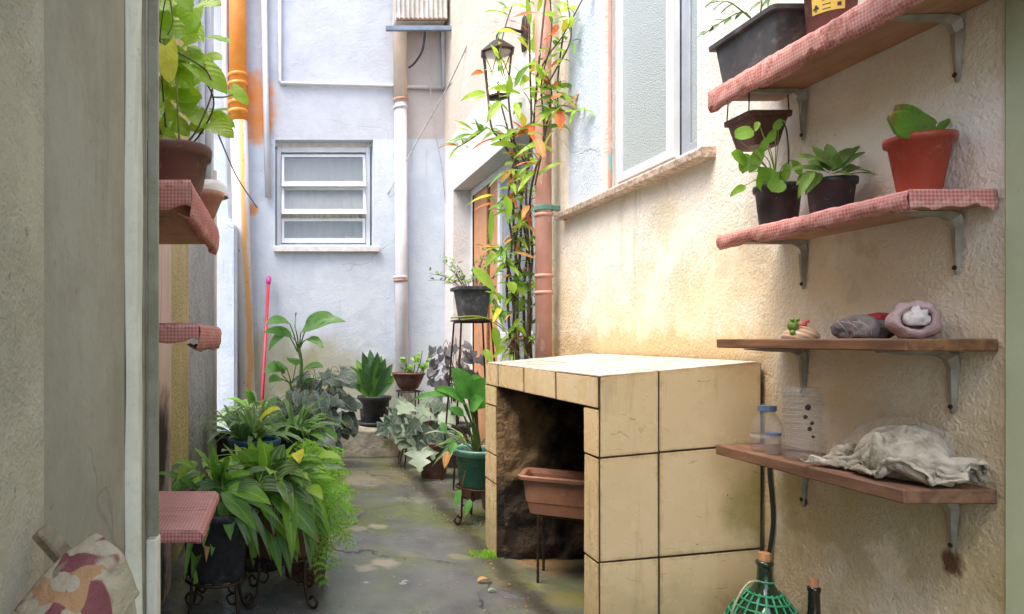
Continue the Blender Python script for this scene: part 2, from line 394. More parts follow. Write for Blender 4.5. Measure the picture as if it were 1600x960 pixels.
def floor_mat():
    t = NT("wet_mossy_concrete")
    big = t.noise(1.3, 6, .62); mid = t.noise(5, 6, .65); fine = t.noise(60, 4)
    col = t.mix(t.ramp(mid, .35, .68), (.150, .150, .143), (.092, .093, .090))
    x = t.xyz()
    g = t.math('MULTIPLY', t.ramp(t.noise(2.2, 6, .6, None, .4), .40, .60), t.ramp(x[1], 2.3, 4.0, .35, 1))
    col = t.mix(t.math('MULTIPLY', g, .85), col, (.135, .160, .045))
    wet = t.noise(1.8, 4, .5, t.scaled(t.pos(), (1, .7, 1)))
    for (px, py, r, c2, k) in ((590, 823, .055, (.44, .37, .28), .9), (560, 826, .05, (.36, .31, .25), .8), (600, 880, .07, (.40, .34, .26), .85), (570, 888, .05, (.40, .34, .26), .8),
                       (640, 868, .06, (.24, .22, .10), .6), (715, 870, .06, (.26, .26, .11), .7), (850, 880, .16, (.34, .19, .09), .8), (800, 905, .13, (.2, .19, .05), .5),
                       (890, 935, .12, (.22, .19, .04), .7), (600, 745, .35, (.30, .27, .16), .65), (560, 752, .2, (.42, .36, .26), .6), (640, 780, .12, (.26, .26, .16), .6), (700, 735, .3, (.26, .24, .15), .5),
                       (765, 868, .05, (.10, .28, .02), .9), (830, 915, .06, (.24, .26, .08), .6), (630, 912, .018, (.5, .47, .42), .8), (572, 910, .012, (.5, .47, .42), .8)):
        col = t.mix(t.math('MULTIPLY', t.near(tuple(onZ(px, py, 0)), r, .9, max(9, 1.1 / r)), k * .8), col, c2)
    col = t.mix(t.math('MULTIPLY', t.ramp(t.noise(26, 5, .7), .64, .72), .5), col, (.30, .28, .24))
    grit = t.noise(140, 3, .7); col = t.mix(t.math('MULTIPLY', t.ramp(grit, .60, .68), .45), col, (.22, .21, .18)); col = t.mix(t.math('MULTIPLY', t.ramp(grit, .30, .38, 1, 0), .5), col, (.03, .03, .028))
    moss = t.math('MULTIPLY', t.ramp(t.noise(7, 9, .75), .565, .60), t.ramp(t.noise(1.4, 4), .40, .55)); col = t.mix(t.math('MULTIPLY', moss, .35), col, (.12, .15, .045))
    ck = t.math('MULTIPLY', t.ramp(t.vor(.8, 'DISTANCE_TO_EDGE', t.warp(2.5, .5)), .002, .008, 1, 0), t.ramp(t.noise(.8, 3), .42, .5)); col = t.mix(t.math('MULTIPLY', ck, .85), col, (.02, .02, .018))
    # dirt gathered along the counter, the ledge and the walls
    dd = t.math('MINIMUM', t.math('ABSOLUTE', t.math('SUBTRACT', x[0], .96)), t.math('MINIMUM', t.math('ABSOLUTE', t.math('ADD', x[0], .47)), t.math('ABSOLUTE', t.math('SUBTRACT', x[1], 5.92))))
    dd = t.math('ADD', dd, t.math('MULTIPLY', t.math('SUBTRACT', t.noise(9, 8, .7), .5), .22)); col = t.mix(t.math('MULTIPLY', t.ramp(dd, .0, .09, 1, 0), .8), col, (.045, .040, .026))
    t.bump(grit, .3, .003); t.bump(fine, .25, .004); t.bump(mid, .35, .012)
    rough = t.ramp(t.math('ADD', t.math('MULTIPLY', wet, .8), t.math('MULTIPLY', mid, .2)), .38, .68, .10, .55)
    return t.done(col, rough, 0, .5)
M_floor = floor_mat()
M_alu = simple("white_aluminium", (.74, .75, .76), (.66, .67, .69), 6, .4, .1, .05)
M_alug = simple("grey_aluminium", (.40, .43, .47), (.33, .36, .40), 6, .4, .2, .05)
M_marble = simple("speckled_granite_sill", (.58, .46, .36), (.34, .25, .19), 55, .6, 0, .3, 120, .42, .58)
M_sillw = simple("white_stone_sill", (.72, .70, .69), (.60, .57, .55), 18, .6)
M_pvcw = simple("white_pvc", (.60, .60, .63), (.50, .49, .50), 3, .45, 0, .05)
M_pvcb = simple("beige_pvc", (.68, .54, .43), (.60, .47, .37), 3, .5, 0, .08)
def rustpipe():
    t = NT("white_pipe_with_rust_run"); x = t.xyz()
    d = t.math('ABSOLUTE', t.math('ADD', t.math('ADD', t.math('ADD', x[0], .272), t.math('MULTIPLY', x[2], .0285)), t.math('MULTIPLY', t.math('SUBTRACT', t.noise(2, 4), .5), .09)))
    col = t.mix(t.ramp(d, .012, .034, .9, 0), (.60, .57, .56), (.70, .36, .09))
    col = t.mix(t.ramp(t.noise(40, 3), .66, .7), col, (.25, .08, .02))
    return t.done(col, .55)
M_rustpipe = rustpipe()
M_orange = simple("orange_pipe_paint", (.80, .30, .035), (.72, .22, .02), 4, .4, 0, .06)
def redpipe():
    t = NT("faded_red_pipe"); n = t.noise(6, 6, .6)
    col = t.mix(t.ramp(n, .3, .7), (.62, .33, .26), (.50, .25, .19))
    col = t.mix(t.ramp(t.noise(11, 8, .7, t.scaled(t.pos(), (1, 1, .35))), .60, .63), col, (.70, .50, .43))
    col = t.mix(t.ramp(t.noise(9, 6, .65, t.scaled(t.pos(), (1, 1, .5))), .64, .66), col, (.16, .40, .42))
    col = t.mix(t.math('MULTIPLY', t.ramp(t.noise(5, 7, .7, t.scaled(t.pos(), (3, 3, .3))), .56, .66), .6), col, (.20, .10, .07))
    return t.done(col, .5)
M_redpipe = redpipe()
M_dark = simple("dark_iron", (.030, .026, .024), (.07, .035, .02), 30, .55, .6, .2)
M_wire = simple("black_wire", (.02, .02, .02), None, 30, .5)
M_wireg = simple("grey_cable", (.46, .44, .42), None, 30, .6)
M_steel = simple("galvanised_bracket", (.36, .345, .29), (.25, .23, .18), 12, .45, .5, .1)
M_black = simple("black_plastic", (.016, .016, .020), (.028, .028, .032), 14, .42, 0, .1, dust=.3)
M_greyp = simple("dusty_black_plastic", (.065, .065, .068), (.16, .155, .15), 16, .6, 0, .1, None, .5, .75, dust=.3)
M_terra = simple("red_plastic_pot", (.37, .052, .022), (.29, .042, .02), 8, .38, 0, .08, dust=.3)
M_brown = simple("brown_plastic_pot", (.15, .060, .046), (.11, .045, .034), 8, .45, 0, .08, dust=.3)
M_bowl = simple("terracotta_bowl", (.48, .24, .17), (.38, .17, .11), 12, .6, 0, .15)
M_trough = simple("brown_trough_plastic", (.30, .135, .075), (.24, .105, .06), 10, .5, 0, .08, dust=.3)
M_bluep = simple("blue_plastic_pot", (.02, .10, .17), (.015, .07, .12), 8, .4, dust=.3)
M_gpot = simple("green_plastic_pot", (.025, .15, .095), (.02, .11, .07), 8, .4, dust=.3)
M_gpotl = simple("pale_green_rim", (.16, .36, .29), (.10, .25, .19), 8, .45)
M_soil = simple("potting_soil", (.035, .024, .017), (.07, .05, .03), 60, .95, 0, .9, 90, dist=.02)
def woodmat(name, a, b, rough=.7, sc=(30, 3, 30)):
    t = NT(name); n = t.noise(1.2, 6, .6, t.scaled(t.pos(), sc), .6); m = t.noise(5, 4)
    col = t.mix(t.ramp(n, .3, .7), a, b); col = t.mix(t.math('MULTIPLY', t.ramp(m, .5, .7), .5), col, tuple(c * .55 for c in b))
    t.bump(n, .3, .003); return t.done(col, rough)
M_wood = woodmat("rough_red_brown_board", (.24, .125, .07), (.12, .055, .03))
M_wood2 = woodmat("orange_brown_board", (.27, .125, .05), (.11, .048, .022))
M_woodu = woodmat("bare_board_underside", (.42, .24, .13), (.32, .17, .09))
M_door = woodmat("varnished_orange_door", (.62, .29, .13), (.52, .22, .09), .35, (20, 20, 2))
M_grey_wood = woodmat("weathered_wood", (.33, .26, .16), (.15, .11, .06), .8, (40, 8, 40))
def gingham():
    t = NT("red_gingham_cloth"); x = t.xyz(); acc = None
    for i in range(3):
        f = t.math('FRACT', t.math('DIVIDE', x[i], .0085)); s_ = t.math('GREATER_THAN', f, .5)
        acc = s_ if acc is None else t.math('ADD', acc, s_)
    k = t.math('DIVIDE', acc, 3)
    col = t.mix(k, (.68, .40, .345), (.46, .13, .11))
    col = t.mix(t.math('MULTIPLY', t.ramp(t.noise(9, 8, .7), .48, .66), .40), col, (.40, .22, .17))
    col = t.mix(t.ramp(t.noise(30, 5, .7), .67, .72), col, (.10, .05, .04))
    t.bump(t.noise(45, 4), .5, .006); return t.done(col, .9, 0, .2)
M_ging = gingham()
def tile(name, a, b):
    t = NT(name)
    col = t.mix(t.ramp(t.noise(3, 5), .3, .7), a, b)
    oi = t.n.new("ShaderNodeObjectInfo"); col = t.mix(t.math('MULTIPLY', oi.outputs["Random"], .35), col, tuple(c * .78 for c in a))
    col = t.mix(t.math('MULTIPLY', t.ramp(t.noise(8, 6, .7), .6, .72), .5), col, (.22, .14, .07))
    col = t.mix(t.ramp(t.noise(48, 3, .6), .735, .76), col, (.05, .035, .02))
    # dry grease runs and the olive damp near the house wall
    x = t.xyz()
    col = t.mix(t.math('MULTIPLY', t.near((1.49, 2.17, .48), .13, .6, 12), .65), col, (.26, .22, .03))
    # grime gathered along the tile edges, scratches, grey runs
    uv = t.xyz(t.coord("UV")); ed = None
    for q in (uv[0], uv[1]):
        d_ = t.math('MINIMUM', q, t.math('SUBTRACT', 1, q)); ed = d_ if ed is None else t.math('MINIMUM', ed, d_)
    ed = t.math('ADD', ed, t.math('MULTIPLY', t.math('SUBTRACT', t.noise(17, 7, .7), .5), .16))
    col = t.mix(t.ramp(ed, -.03, .045, .55, 0), col, (.30, .19, .08))
    run = t.noise(16, 6, .65, t.scaled(t.pos(), (1, 1, .09)))
    col = t.mix(t.math('MULTIPLY', t.ramp(run, .57, .66), .30), col, (.36, .25, .12))
    sc_ = t.noise(5, 3, .5, t.scaled(t.warp(2, .4), (3, 3, 30)))
    col = t.mix(t.math('MULTIPLY', t.ramp(sc_, .69, .70), .5), col, (.16, .10, .05))
    lowd = t.math('ADD', x[2], t.math('MULTIPLY', t.math('SUBTRACT', t.noise(6, 7, .7), .5), .5))
    col = t.mix(t.math('MULTIPLY', t.ramp(lowd, .05, .35, 1, 0), .5), col, (.25, .18, .07))
    t.bump(t.noise(4, 3), .25, .006)
    return t.done(col, t.ramp(t.noise(9, 6, .7), .35, .65, .12, .42), 0, .5)
M_tile = tile("cream_glazed_tile", (.78, .60, .345), (.72, .53, .285))
M_tiletop = tile("pale_glazed_tile", (.72, .655, .57), (.66, .585, .49))
def bay_shade():
    t = NT("shaded_bay_cement"); 
    col = t.mix(t.ramp(t.noise(5, 7, .7), .45, .68), (.018, .013, .010), (.075, .048, .026))  # near-black puts the shade of the bay into the cement colour
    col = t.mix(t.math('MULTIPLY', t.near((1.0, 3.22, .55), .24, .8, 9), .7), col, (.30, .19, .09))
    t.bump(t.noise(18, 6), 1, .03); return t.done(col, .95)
M_bayshade = bay_shade()
M_grout = simple("dark_grout", (.045, .030, .022), (.08, .05, .03), 40, .95, 0, .5)
M_cork = simple("cork", (.50, .24, .11), (.38, .17, .07), 90, .8, 0, .4)
M_bottleg = simple("dark_green_glass", (.008, .022, .012), (.012, .03, .014), 8, .08, 0, 0, spec=.8)
M_bottled = simple("black_glass", (.010, .008, .008), None, 8, .1, 0, 0, spec=.8)
M_basket = simple("green_plastic_lattice", (.035, .28, .13), (.025, .20, .09), 20, .45)
M_string = simple("yellowed_string", (.42, .40, .24), None, 30, .8)
M_clear = glassmat("clear_plastic", (.93, .915, .90), .10, .17, None, (.5, .48, .45))
M_rib = glassmat("cloudy_plastic_rib", (.95, .94, .92), .15, .28, None, (.75, .72, .68))
M_bluecap = simple("blue_cap", (.11, .17, .28), (.09, .14, .23), 20, .4)
M_frost = glassmat("hammered_frosted_glass", (.72, .78, .76), .25, .82, 170, (.47, .53, .52))
M_pane = glassmat("clear_grey_glass", (.80, .84, .86), .06, .30, None, (.52, .56, .60))
M_lant = glassmat("lantern_glass", (.9, .88, .82), .1, .35, None, (.8, .76, .66))
def clothmat(name, a, b, sc=9):
    t = NT(name); col = t.mix(t.ramp(t.noise(sc, 6, .65), .38, .66), a, b); t.bump(t.noise(150, 3), .5, .004); t.bump(t.noise(sc * 2.2, 5), .5, .012)
    return t.done(col, .95, 0, .15)
M_rag = clothmat("dirty_white_rag", (.50, .46, .375), (.25, .225, .16), 15)
M_rag2 = clothmat("grey_mesh_bag", (.17, .155, .15), (.10, .09, .085), 20)
M_bagp = clothmat("pinkish_crumpled_bag", (.50, .36, .36), (.36, .26, .25))
M_bagw = clothmat("white_tissue", (.74, .68, .66), (.62, .56, .54))
M_redc = clothmat("dark_red_cloth", (.27, .03, .04), (.18, .02, .03))
M_film = glassmat("thin_plastic_film", (.97, .97, .96), .18, .16, 60, (.8, .8, .78))
M_curtain = clothmat("pale_curtain", (.62, .60, .55), (.52, .50, .45), 3)
M_curtain2 = clothmat("striped_curtain", (.70, .66, .52), (.54, .50, .38), 3)
def fabric():
    t = NT("printed_canvas"); n = t.noise(19, 2, .35, t.scaled(t.pos(), (1, 1, .55)), .9); v = t.noise(23, 2, .4, t.scaled(t.pos(), (1, 1.3, .8)), .8)
    col = t.mix(t.ramp(n, .585, .60), (.46, .385, .265), (.23, .075, .08))
    col = t.mix(t.ramp(v, .60, .61), col, (.45, .25, .12))
    col = t.mix(t.ramp(t.noise(17, 2, .4, None, .5), .66, .675), col, (.24, .22, .13))
    col = t.mix(t.math('MULTIPLY', t.ramp(t.noise(6, 5), .5, .7), .4), col, (.30, .24, .15))
    t.bump(t.noise(22, 6, .65), .8, .012); t.bump(t.noise(400, 2), .3, .001); return t.done(col, .95, 0, .15)
M_fabric = fabric()
M_pinkm = simple("magenta_plastic", (.55, .06, .30), None, 10, .4)
M_redst = simple("red_broom_handle", (.50, .03, .07), (.42, .02, .05), 10, .4)
M_yel = simple("yellow_label_paper", (.72, .52, .10), (.66, .45, .08), 12, .6)
M_ink = simple("label_ink", (.03, .03, .05), None, 12, .6)
M_frog = simple("green_glazed_clay", (.16, .26, .03), (.11, .20, .02), 40, .35)
M_shell = NT("striped_shell"); _x = M_shell.xyz(); M_shell.bump(M_shell.noise(40, 3), .2, .003)
M_shell = M_shell.done(M_shell.mix(M_shell.ramp(M_shell.math('FRACT', M_shell.math('MULTIPLY', M_shell.math('ADD', _x[2], M_shell.math('MULTIPLY', _x[0], .5)), 70)), .3, .6), (.66, .42, .20), (.38, .24, .22)), .4)
M_pinkc = simple("pink_glazed_clay", (.55, .13, .12), (.45, .08, .08), 40, .35)
M_ac = simple("grimy_ivory_sheet_metal", (.56, .54, .50), (.40, .37, .32), 7, .5, .1, .2)
M_acb = simple("blue_grey_steel_angle", (.22, .28, .36), (.16, .20, .26), 10, .5, .3)
M_bulb = NT("lamp_bulb"); M_bulb.b.inputs["Emission Color"].default_value = (1, .93, .8, 1); M_bulb.b.inputs["Emission Strength"].default_value = 9.0
M_bulb = M_bulb.done((.9, .88, .82), .4)
# foliage
L_pothos = leafmat("pothos_leaf", (.145, .265, .018), (.085, .18, .014), (.30, .42, .06), 'mid', .3, .45, 5)
L_yellow = leafmat("yellowed_leaf", (.62, .36, .03), (.60, .40, .06), (.65, .5, .15), 'mid', .5, .4)
L_green = leafmat("mid_green_leaf", (.060, .150, .022), (.040, .110, .020), None, 'mid', .32, .3)
L_bright = leafmat("bright_green_leaf", (.105, .230, .020), (.07, .17, .018), None, 'mid', .35, .4, 12)
L_strap = leafmat("dark_strap_leaf", (.030, .085, .030), (.022, .065, .028), (.06, .15, .05), 'mid', .28, .2, 0)
L_var = leafmat("striped_leaf", (.050, .120, .030), (.035, .09, .03), (.30, .38, .22), 'stripe', .35, .3)
L_spider = leafmat("spider_plant_leaf", (.060, .13, .035), (.075, .15, .045), (.27, .36, .18), 'edge', .4, .35)
L_begd = leafmat("dark_begonia_leaf", (.020, .036, .024), (.030, .05, .032), (.20, .28, .22), 'heart', .4, .15)
L_begp = leafmat("silver_begonia_leaf", (.15, .22, .17), (.10, .16, .12), (.32, .40, .34), 'blotch', .45, .25)
L_purple = leafmat("grey_purple_leaf", (.040, .044, .056), (.03, .034, .04), (.14, .15, .16), 'heart', .45, .2)
L_dief = leafmat("dieffenbachia_leaf", (.050, .14, .032), (.06, .17, .035), (.15, .28, .09), 'mid', .33, .35, 9)
L_lily = leafmat("peace_lily_leaf", (.045, .16, .035), (.055, .19, .03), (.12, .30, .08), 'mid', .28, .35, 10)
L_cane = leafmat("cane_leaf", (.15, .27, .03), (.09, .20, .02), (.28, .40, .08), 'mid', .35, .45, 0)
L_red = leafmat("reddened_leaf", (.48, .065, .025), (.50, .14, .03), (.5, .2, .06), 'mid', .45, .4)
L_fern = leafmat("fern_frond", (.10, .23, .025), (.07, .18, .02), None, 'mid', .5, .4, 0)
L_dead = leafmat("dry_leaf", (.25, .15, .06), (.18, .10, .04), None, 'mid', .8, .2)
L_dieb = leafmat("shelf_plant_leaf", (.085, .20, .02), (.055, .14, .018), (.2, .33, .06), 'mid', .3, .35, 7)
L_viol = leafmat("hairy_dark_leaf", (.045, .095, .020), (.06, .125, .025), (.10, .18, .05), 'mid', .5, .25, 6)
L_cact = leafmat("thick_cactus_pad", (.055, .13, .014), (.05, .12, .012), (.12, .2, .03), 'mid', .3, .12, 5)
S_green = simple("green_stalk", (.09, .18, .03), (.07, .13, .03), 20, .5)
S_brown = simple("brown_cane", (.13, .085, .05), (.07, .045, .03), 20, .75, 0, .4)
S_vine = simple("dark_vine", (.05, .038, .022), (.09, .07, .03), 20, .7)
S_yel = simple("yellow_green_stalk", (.28, .32, .05), (.2, .25, .04), 20, .5)
S_red = simple("reddish_stalk", (.22, .07, .05), (.14, .06, .04), 20, .6)

# ================================================================ THE SETTING
MB().add([(-30, -30, 0), (30, -30, 0), (30, 30, 0), (-30, 30, 0)], [(0, 1, 2, 3)]).build('ground', M_floor, kind='structure')

def wall_holes(m, axis, plane, back, us, vz, holes):
    """wall sheet with thickness; us/vz = sorted breakpoints, holes = set of (iu, iz) cells left open. axis 'x': plane X, u along Y"""
    P = (lambda d, u, z: (d, u, z)) if axis == 'x' else (lambda d, u, z: (u, d, z))
    for i in range(len(us) - 1):
        for j in range(len(vz) - 1):
            if (i, j) in holes: continue
            u0, u1, z0, z1 = us[i], us[i + 1], vz[j], vz[j + 1]
            m.add([P(plane, u0, z0), P(plane, u1, z0), P(plane, u1, z1), P(plane, u0, z1)], [(0, 1, 2, 3)])
            m.add([P(back, u0, z0), P(back, u1, z0), P(back, u1, z1), P(back, u0, z1)], [(3, 2, 1, 0)])
            for (di, dj, a, b) in ((-1, 0, (u0, z0), (u0, z1)), (1, 0, (u1, z0), (u1, z1)), (0, -1, (u0, z0), (u1, z0)), (0, 1, (u0, z1), (u1, z1))):
                ii, jj = i + di, j + dj
                if (ii, jj) in holes or not (0 <= ii < len(us) - 1) or not (0 <= jj < len(vz) - 1):
                    m.add([P(plane, *a), P(plane, *b), P(back, *b), P(back, *a)], [(0, 1, 2, 3)])
    return m

# ---- house at the end of the yard
YB = 6.5
house = thing('house', 'white and lavender stucco house wall across the end of the yard', 'building', (0, YB, 0))
wall_holes(MB(), 'y', YB, YB + .22, [-3.2, -.06, .845, 1.75], [-.05, 1.86, 2.84, 5.2], {(1, 1)}).build('wall', M_back, house)
MB().box((-.075, YB - .05, 1.80), (.90, YB + .219, 1.855)).build('sill', M_sillw, house, bevel=.006)
win = MB(); wx0, wx1, wz0, wz1, wy = -.045, .83, 1.862, 2.80, YB + .10
for lo, hi in (((wx0, wy, wz0), (wx0 + .04, wy + .05, wz1)), ((wx1 - .04, wy, wz0), (wx1, wy + .05, wz1)), ((wx0 + .04, wy, wz1 - .05), (wx1 - .04, wy + .05, wz1)), ((wx0 + .04, wy, wz0), (wx1 - .04, wy + .05, wz0 + .03))): win.box(lo, hi)
win = win.build('window', M_alu, house, bevel=.003)
MB().box((wx0 - .02, wy, wz1 + .001), (wx1 + .02, wy + .06, 2.845)).build('head_board', M_sillw, house)
for k, (za, zb, tilt) in enumerate(((2.42, 2.73, .06), (2.16, 2.42, .085), (1.90, 2.13, .01))):
    # tilted awning sashes, lower edge pushed out
    s = MB(); f = lambda x, z, d: (x, wy + .012 - tilt * (zb - z) / (zb - za) - d, z)
    for xa, xb, z0, z1 in ((wx0 + .045, wx1 - .045, za, za + .045), (wx0 + .045, wx1 - .045, zb - .025, zb), (wx0 + .045, wx0 + .07, za + .045, zb - .025), (wx1 - .07, wx1 - .045, za + .045, zb - .025)):
        s.hexa([f(xa, z0, .012), f(xb, z0, .012), f(xb, z0, -.010), f(xa, z0, -.010), f(xa, z1, .012), f(xb, z1, .012), f(xb, z1, -.010), f(xa, z1, -.010)])
    s.build('sash', M_alu, win)
    g = MB(); xa, xb, z0, z1 = wx0 + .068, wx1 - .068, za + .043, zb - .023
    g.hexa([f(xa, z0, .003), f(xb, z0, .003), f(xb, z0, -.003), f(xa, z0, -.003), f(xa, z1, .003), f(xb, z1, .003), f(xb, z1, -.003), f(xa, z1, -.003)])
    g.build('pane', M_pane, win)
MB().grid(lambda u, v: (wx0 + .02 + u * (wx1 - wx0 - .04), wy + .13 + .018 * math.sin(u * 60 + math.sin(v * 3)) + .008 * math.sin(u * 23), 1.87 + v * .95), 90, 6).build('curtain', M_curtain2, win, smooth=True)
MB().box((wx0 - .1, YB + .5, 1.5), (wx1 + .1, YB + .52, 3.0)).build('room_back', M_room, house)

# ---- house along the right
XR = 1.5
hr = thing('house', 'cream stucco house wall along the yard with a large frosted window and an orange door', 'building', (XR, 3, 0))
WY0, WY1, DY0, DY1 = 2.54, 3.27, 4.2, 6.15
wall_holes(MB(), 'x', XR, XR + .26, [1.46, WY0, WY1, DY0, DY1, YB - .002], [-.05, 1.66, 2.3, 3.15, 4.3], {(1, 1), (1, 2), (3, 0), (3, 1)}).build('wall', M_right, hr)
# sill with saw-cut grain, running past the window
MB().grid(lambda u, v: [(XR + .16, 0, 1.668), (XR - .052, 0, 1.660), (XR - .055 + .004 * noise.noise((0, u * 60, 1)), 0, 1.650), (XR - .052 + .006 * noise.noise((3, u * 60, 1)), 0, 1.632), (XR + .01, 0, 1.628)][round(v * 4)], 1, 4)
sl = MB(); NS = 60
def sillp(u, v):
    y = 2.43 + u * 1.30; k = round(v * 5); j = .005 * noise.noise((y * 40, k, 1))
    x, z = [(XR + .14, 1.674), (XR - .052, 1.664), (XR - .057 + j, 1.656), (XR - .055 - j, 1.634), (XR - .035, 1.628), (XR + .002, 1.628)][k]
    return (x, y, z)
sl.grid(sillp, NS, 5)
for yy in (0, 1): 
    sl.add([sillp(yy, k / 5) for k in range(6)], [tuple(range(6))])
sl.build('sill', M_marble, hr)
w = MB(); fx = XR + .045
def fr(m, y0, y1, z0, z1, x0=fx, d=.045): return m.box((x0, y0, z0), (x0 + d, y1, z1))
fr(w, WY1 - .045, WY1, 1.675, 3.14); fr(w, WY0, WY0 + .04, 1.675, 3.14); fr(w, WY0 + .04, WY1 - .045, 1.675, 1.712); fr(w, WY0 + .04, WY1 - .045, 3.10, 3.14)
rw = w.build('window', M_alu, hr, bevel=.002)
s = MB(); xa = fx - .012
fr(s, 2.76, 2.81, 1.713, 3.09, xa, .03); fr(s, WY1 - .085, WY1 - .047, 1.713, 3.09, xa, .03); fr(s, 2.81, WY1 - .085, 1.713, 1.75, xa, .03); fr(s, 2.81, WY1 - .085, 3.05, 3.09, xa, .03)
s.build('sash', M_alu, rw, bevel=.002)
s = MB(); xb_ = fx + .02
fr(s, WY0 + .042, WY0 + .085, 1.713, 3.09, xb_, .022); fr(s, 2.70, 2.756, 1.713, 3.09, xb_, .022); fr(s, WY0 + .085, 2.70, 1.713, 1.75, xb_, .022)
s.build('sash', M_alug, rw, bevel=.002)
MB().box((xa + .012, 2.811, 1.751), (xa + .018, WY1 - .086, 3.049)).build('pane', M_frost, rw)
MB().box((xb_ + .008, WY0 + .086, 1.751), (xb_ + .014, 2.699, 3.089)).build('pane', M_frost, rw)
MB().box((XR + .42, WY0 - .3, 1.2), (XR + .44, WY1 + .3, 3.4)).build('room_back', M_curtain, hr)
MB().tube([(XR + .02, WY1 + .0 - .012, 1.68), (XR + .02, WY1 - .012, 3.1)], .008, 8).build('window_rod', M_redpipe, rw)
# door recess
dx = XR + .15
d = MB()
for y0, y1, z0, z1 in ((DY1 - .05, DY1, 0, 2.295), (DY0, DY0 + .05, 0, 2.295), (DY0 + .05, DY1 - .05, 2.24, 2.295), (5.33, 5.385, 0, 2.24), (DY0 + .05, 5.33, 1.0, 1.05)): d.box((dx, y0, z0), (dx + .06, y1, z1))
dr = d.build('door', M_alu, hr, bevel=.003)
MB().box((dx + .012, 5.39, .01), (dx + .05, 6.085, 2.235)).build('door_panel', M_door, dr, bevel=.004)
MB().box((dx - .002, 5.62, .01), (dx + .011, 5.66, 2.235)).build('door_strip', M_wood2, dr)
MB().box((dx + .004, 6.086, .01), (dx + .055, 6.099, 2.235)).build('door_gap', M_wire, dr)
MB().box((dx + .02, DY0 + .051, 1.051), (dx + .028, 5.329, 2.239)).build('pane', M_pane, dr)
MB().box((dx + .02, DY0 + .051, .01), (dx + .028, 5.329, .999)).build('pane', M_frost, dr)
MB().box((XR + .6, DY0 - .2, -.02), (XR + .62, YB + .2, 2.6)).build('room_back', M_room, hr)

# ---- boundary wall on the left with its rough strip and pillar
bw = thing('boundary_wall', 'grey rendered boundary wall with a salmon pillar and a narrow ochre strip', 'wall', (-.5, 4, 0))
MB().box((-.72, 3.60, -.05), (-.5, 5.2, 3.6)).build('wall', M_left, bw, bevel=.012, seg=2)
MB().box((-.72, 2.86, -.05), (-.475, 3.599, 2.9)).build('strip', M_yellow, bw, bevel=.01, seg=2)
MB().box((-.72, 2.2, -.05), (-.447, 2.859, 2.7)).build('pillar', M_salmon, bw, bevel=.008, seg=2)
MB().box((-.72, 1.34, -.05), (-.5, 2.199, 2.5)).build('wall_end', M_yellow, bw)
MB().tube([(-.493, 5.19, .02), (-.493, 5.19, 2.24)], .016, 8).build('corner_bead', M_pvcb, bw, smooth=True)
sw = MB().box((-.62, 6.14, -.05), (-.395, 6.496, 2.02)).build('low_wall', M_back, label='low white stub wall in the corner beside the rust-streaked pipe', cat='wall', bevel=.02, seg=2)
# ---- doorway the picture is taken from
dw = thing('doorway', 'beige plastered doorway wall with a weathered metal frame edge, nearest the camera', 'doorway', (-.28, 1, 0))
MB().box((-.55, -.6, -.05), (-.270, .81, 2.5)).build('wall', M_jambrough, dw, bevel=.01)
MB().box((-.55, .811, -.05), (-.289, 1.300, 2.5)).build('reveal', M_jamb, dw, bevel=.004)
MB().grid(lambda u, v: (-.289 + .020 * math.sin(u * math.pi) ** .6 + .004 * noise.noise((v * 9, u * 3, 0)) + .012 * u, 1.30 + u * .04, -.05 + v * 2.55), 8, 60).build('edge', M_jambedge, dw, smooth=True)
MB().hexa([(-.29, 1.34, -.05), (-.262, 1.345, -.05), (-.262, 1.372, -.05), (-.29, 1.372, -.05), (-.29, 1.34, 2.5), (-.262, 1.345, 2.5), (-.262, 1.372, 2.5), (-.29, 1.372, 2.5)]).build('metal_frame', M_frame, dw)
MB().box((-.258, 1.352, .62), (-.2375, 1.366, 2.5)).build('frame_flange', M_frame, dw, bevel=.002)
MB().box((-.49, 1.345, -.05), (-.291, 1.41, 2.5)).build('wall_return', M_jamb, dw)
MB().box((-.2615, 1.350, -.05), (-.240, 1.40, .615)).build('frame_foot', M_jambedge, dw, bevel=.004)
dj = thing('door_jamb', 'pale green painted doorway edge beside the wall shelves', 'wall', (1.5, 1.3, 0))
MB().box((1.487, .9, -.05), (1.8, 1.458, 2.5)).build('jamb', M_green, dj, bevel=.012, seg=3)
MB().box((1.494, -.6, -.05), (1.8, .899, 2.5)).build('wall', M_green, dj)
MB().box((-.6, .55, 2.5), (1.85, 1.40, 2.66)).build('shading_lintel', M_room, dw)  # unseen slab over the doorway, its depth set to shade the near walls

# ---- ledge at the foot of the end wall
def rough_box(lo, hi, n=10, amp=.012):
    m = MB().box(lo, hi); bm = bmesh.new(); me = bpy.data.meshes.new('t'); me.from_pydata(m.v, [], m.f); bm.from_mesh(me)
    bmesh.ops.bevel(bm, geom=list(bm.edges), offset=.02, segments=2, affect='EDGES')
    bmesh.ops.subdivide_edges(bm, edges=[e for e in bm.edges if e.calc_length() > .1], cuts=n, use_grid_fill=True)
    for v in bm.verts: v.co += Vector((noise.noise(v.co * 6), noise.noise(v.co * 6 + Vector((9, 0, 0))), noise.noise(v.co * 6 + Vector((0, 9, 0))))) * amp
    out = MB(); bm.verts.ensure_lookup_table(); out.v = [v.co.copy() for v in bm.verts]; out.f = [tuple(v.index for v in f.verts) for f in bm.faces]; bm.free(); bpy.data.meshes.remove(me); return out
t = NT("mossy_concrete"); _c = t.mix(t.ramp(t.noise(3, 6, .65), .35, .65), (.46, .41, .31), (.17, .16, .12)); _c = t.mix(t.ramp(t.noise(5, 5, .6), .55, .7), _c, (.16, .18, .06)); t.bump(t.noise(30, 5), .7, .012); M_ledge = t.done(_c, .9)
